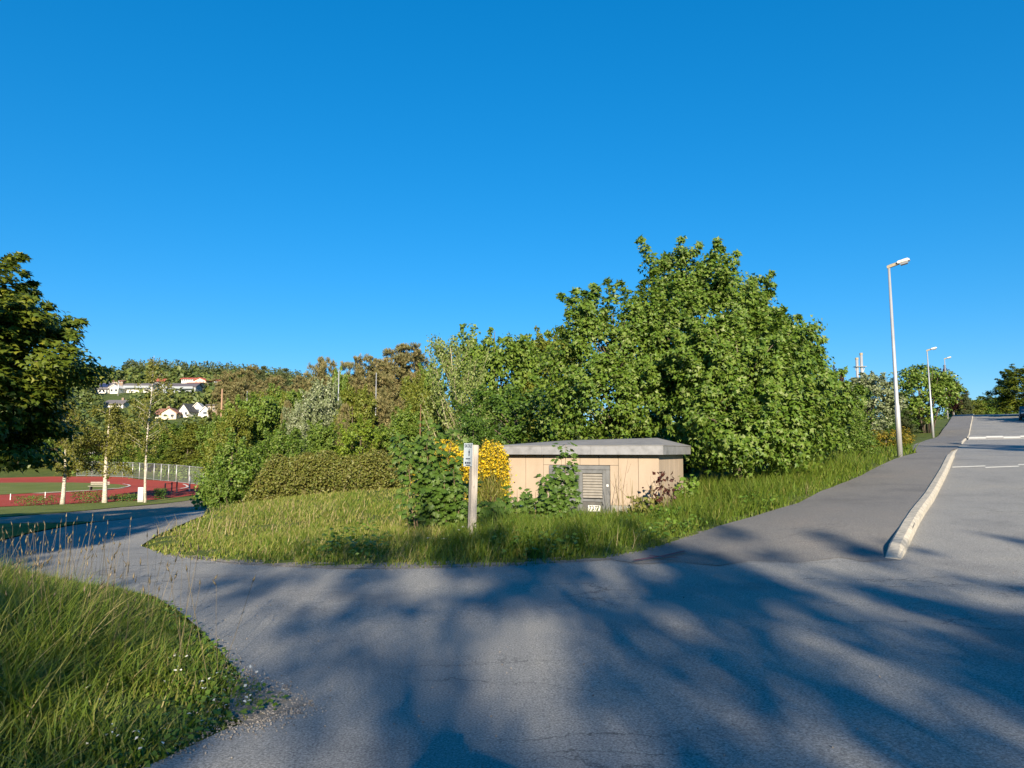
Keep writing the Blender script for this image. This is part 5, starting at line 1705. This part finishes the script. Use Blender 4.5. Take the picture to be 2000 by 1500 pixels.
# ground-hugging weeds and little white flowers
def flat_weeds(name, label, poly, box, n, size, mk, zmin=.01, zmax=.06, cat='weeds', filt=None):
    xs, ys = scatter(r, n, poly, *box)
    if filt is not None:
        k_ = filt(xs, ys); xs, ys = xs[k_], ys[k_]
    m = len(xs)
    P = np.c_[xs, ys, H(xs, ys) + r.uniform(zmin, zmax, m)]
    ow = norm(r.normal(size=(m, 3)) * .5 + np.array([0, -.2, 1]))
    tag(link(name, leaf_mesh(name, r, P, ow, T_LEAF, size, .6, .35, .1), M[mk]), label, cat, kind='stuff')
flat_weeds('ground_weeds', 'low broad-leaved weeds creeping along the asphalt edge at the near left', fg_poly, (-5, -.8, 2.6, 8), 7500, .042, 'weed', filt=lambda a, c: edge_dist(a, c, left_edge) < .55 + .35 * vnoise(a, c, 2, 4))
flat_weeds('daisies', 'tiny white flowers scattered in the near left grass', fg_poly, (-3.6, -1.2, 3.9, 6.2), 420, .024, 'petal', .05, .12, 'flowers', filt=lambda a, c: vnoise(a, c, 2.4, 14) > .1)
flat_weeds('bank_weeds', 'broad-leaved weeds in the grass bank before the building', verge_poly, (-3, 12, 10, 17), 9000, .085, 'weed', .08, .34, 'weeds', filt=lambda a, c: (vnoise(a, c, 1.7, 24) > .25) & ~inside(a, c, bld_poly))
hx = [G(*p) for p in [(505, 990), (560, 975), (640, 968), (700, 966), (700, 972), (560, 985)]]
flat_weeds('hedge_blossom', 'small white blossoms at the foot of the hedge', [(-9.8, 26.6), (-6, 26.8), (-6, 27.6), (-9.8, 27.4)], (-10, -5.5, 26, 28), 700, .07, 'petal', .25, .7, 'flowers', filt=lambda a, c: vnoise(a, c, 1.2, 34) > .2)
def umbel(label, px, py, Y):
    p = at(px, py, Y); z = h1(p.x, Y)
    t = thing('cow_parsley', label, 'flower', (p.x, Y, z))
    hh = p.z - z
    MB().tube([(0, 0, 0), (.01, 0, hh)], [.005, .003], 5).build('stem', M['broomgreen'], t)
    a = r.uniform(0, 6.28, 40); rr = np.sqrt(r.random(40)) * .05
    P = np.c_[np.cos(a) * rr, np.sin(a) * rr, hh + .02 - rr * .3]
    link('flower_head', leaf_mesh('flower_head', r, P, norm(np.c_[np.cos(a) * .4, np.sin(a) * .4 - .3, np.ones(40)]), T_LEAF, .022, .5, .3, 0), M['petal'], t)
umbel('white flower umbel directly left of the sign post foot', 894, 1036, 13.0)
umbel('white flower umbel farthest left of the sign post', 838, 1052, 12.4)
umbel('white flower umbel second left of the sign post', 866, 1053, 12.3)
umbel('white flower umbel just above the post foot', 905, 1030, 13.3)

# ------------------------------------------------------------------ the notice on the post
us = [i / 8 for i in range(9)]
zc = ph - .17
notice('board', us, zc - Hg / 2, zc + Hg / 2, 0, M['signface'])
def ink(u0, u1, z0_, z1_):
    return notice('lettering', [u0 + (u1 - u0) * i / 3 for i in range(4)], z0_, z1_, .0045, M['ink'], .0008)
def curved_text(body, size, u_a, u_b, zmid):
    o = text_mesh('lettering', body, size, M['ink'], sgn, (0, 0, 0), (0, 0, 0))
    co = np.empty(len(o.data.vertices) * 3, np.float32); o.data.vertices.foreach_get('co', co); co = co.reshape(-1, 3)
    f = (co[:, 0] - co[:, 0].min()) / np.ptp(co[:, 0])
    u_ = u_a + (u_b - u_a) * f
    new = np.c_[-.060 - .055 * u_ ** 2 - .0062 + co[:, 2] * .3, -.058 + u_ * .225, zmid + co[:, 1]]
    o.data.vertices.foreach_set('co', new.astype(np.float32).ravel()); o.data.update()
curved_text('SKOLE', .075, .93, .12, zc + .150)
# a small standing figure, and lines of print too small to read
ink(.40, .50, zc - .02, zc + .06); ink(.37, .53, zc + .03, zc + .065); ink(.42, .48, zc + .07, zc + .092)
for u0, u1, zz, hh in ((.28, .80, -.070, .018), (.40, .47, -.102, .014), (.70, .86, -.140, .034), (.46, .64, -.140, .034), (.24, .40, -.140, .034), (.30, .78, -.180, .018)):
    ink(u0, u1, zc + zz - hh / 2, zc + zz + hh / 2)

# ------------------------------------------------------------------ parked car at the right border
def car():
    px, py, Y = 2012, 824, 76.0
    p = at(px, py, Y); z = h1(p.x, Y)
    t = thing('parked_car', 'dark car standing by the dense tree at the right border', 'car', (p.x, Y, z), math.atan2(UY, UX) + math.pi)
    prof = [(-2.1, .32), (2.05, .30), (2.15, .55), (2.1, .78), (1.3, .93), (.55, 1.42), (-1.0, 1.46), (-1.85, 1.02), (-2.15, .92), (-2.2, .5)]
    MB().prism(prof, 1, -.86, .86).build('body', M['carpaint'], t, .06, True)
    for s in (-1, 1):
        MB().prism([(.95, .96), (.45, 1.36), (-.20, 1.38), (-.20, .96)], 1, s * .862, s * .872).build('side_window', M['pane'], t)
        MB().prism([(-.28, .96), (-.28, 1.38), (-.95, 1.38), (-1.5, .98)], 1, s * .862, s * .872).build('side_window', M['pane'], t)
        MB().box((2.1, s * .62, .68), (.1, .36, .14)).build('headlight', M['headlamp'], t, .02)
        MB().box((-2.18, s * .66, .82), (.08, .30, .16)).build('tail_light', M['redlamp'], t, .02)
        for xx in (1.32, -1.32):
            w = MB().tube([(xx, s * .70, .32), (xx, s * .90, .32)], [.32, .32], 20).build('wheel', M['rubber'], t)
            MB().tube([(xx, s * .895, .32), (xx, s * .91, .32)], [.2, .19], 14).build('rim', M['chrome'], w)
    MB().add([(1.27, -.70, .965), (1.27, .70, .965), (.60, .62, 1.41), (.60, -.62, 1.41)], [(0, 1, 2, 3)]).build('windscreen', M['pane'], t)
car()

# ------------------------------------------------------------------ the photographer, whose shadow falls on the asphalt
def person():
    t = thing('person', 'person in a dark jacket holding up a phone, casting the shadow at the bottom edge', 'person', (0, -.48, 0))
    V = [(0, 0, .95), (0, 0, 1.15), (0, .01, 1.38), (0, .02, 1.50), (0, .04, 1.58), (0, .05, 1.70), (0, .05, 1.78),
         (-.18, 0, 1.42), (-.36, .14, 1.30), (-.10, .38, 1.53), (.20, 0, 1.47), (.40, .10, 1.50), (.10, .38, 1.53),
         (-.10, 0, .90), (-.11, .03, .50), (-.12, 0, .08), (-.12, .14, .04), (.10, 0, .90), (.11, .03, .50), (.12, 0, .08), (.12, .14, .04)]
    E = [(0, 1), (1, 2), (2, 3), (3, 4), (4, 5), (5, 6), (2, 7), (7, 8), (8, 9), (2, 10), (10, 11), (11, 12), (0, 13), (13, 14), (14, 15), (15, 16), (0, 17), (17, 18), (18, 19), (19, 20)]
    Rr = [.16, .15, .20, .165, .14, .115, .06, .075, .058, .04, .075, .058, .04, .10, .065, .05, .045, .10, .065, .05, .045]
    me = bpy.data.meshes.new('body'); me.from_pydata(V, E, [])
    o = link('body', me, M['cloth'], t)
    sk = o.modifiers.new('skin', 'SKIN'); sk.use_smooth_shade = True
    for i, q in enumerate(me.skin_vertices[0].data):
        q.radius = (Rr[i], Rr[i]); q.use_root = (i == 0)
    o.modifiers.new('sub', 'SUBSURF').levels = 1
    o.modifiers['sub'].render_levels = 1
    for s in (-1, 1):
        hd = MB()
        for k in range(4):
            hd.tube([(s * .095, .37, 1.50 + k * .021), (s * .092, .41, 1.51 + k * .021), (s * .066, .43, 1.515 + k * .021)], [.010, .009, .008], 6)
        hd.tube([(s * .10, .36, 1.50), (s * .07, .40, 1.49), (s * .045, .425, 1.50)], [.012, .011, .009], 6)
        hd.build('hand', M['skin'], o, smooth=True)
    ph_ = tag(link('phone', MB().box((0, -.042, 1.585), (.155, .008, .075)).build('x', None, me_only=True, bevel=.003), M['black']), 'dark phone held up by the person behind the viewpoint', 'phone')
person()

# ------------------------------------------------------------------ loose grit along the asphalt edges
def grit():
    r_ = np.random.default_rng(301)
    T_ST = (np.array([(0, 0, 0), (.5, .4, 0), (-.1, .45, .45), (-.5, .4, 0), (0, .4, -.3), (0, .8, .1)]), np.array([(0, 1, 2), (0, 2, 3), (0, 3, 4), (0, 4, 1), (5, 2, 1), (5, 3, 2), (5, 4, 3), (5, 1, 4)]))
    xs, ys = [], []
    def along(line, n, spread):
        for _ in range(n):
            i = r_.integers(len(line) - 1); f = r_.random()
            xs.append(line[i][0] + (line[i + 1][0] - line[i][0]) * f + r_.normal() * spread)
            ys.append(line[i][1] + (line[i + 1][1] - line[i][1]) * f + r_.normal() * spread)
    along(left_edge[1:9], 900, .07); along(gr + [gr[0]], 700, .10); along(verge_front[5:15], 1600, .10); along(kerb_line[:5], 300, .2)
    for _ in range(500):
        xs.append(r_.uniform(-3, 8)); ys.append(r_.uniform(4, 12))
    x_, y_ = np.array(xs), np.array(ys); m = len(x_)
    P = np.c_[x_, y_, H(x_, y_) - .001]
    D = norm(r_.normal(size=(m, 3)) * .4 + np.array([0, 0, 1])); Nn = norm(r_.normal(size=(m, 3)))
    V, F = place_leaves(T_ST, P, D, Nn, r_.uniform(.006, .02, m))
    tag(link('grit', mesh_from('grit', V, F), M['grit']), 'loose stones and grit along the asphalt edges', 'gravel', kind='stuff')
M['grit'] = leaf_mat('grit_stone', [(.10, .095, .09), (.22, .20, .18), (.34, .31, .28), (.15, .14, .13)], trans=0.0)
grit()

for lb, px_, py_, w_b, h_b, sd_ in (('low dark bushes at the track edge left of the thick birch', 70, 986, 3.2, .7, 71), ('low dark bushes at the track edge between the first two birches', 172, 982, 2.6, .9, 72),
                                    ('low dark bushes at the track edge left of the grey cabinet', 243, 979, 2.4, .6, 73), ('dark bush behind the foot of the tall birch', 313, 974, 1.1, .9, 74)):
    gx_, gy_ = G(px_, py_)
    weed_clump(lb, px_, py_, gy_, h_b, w_b, sd_, 900, 'hazel', 'low_bush')
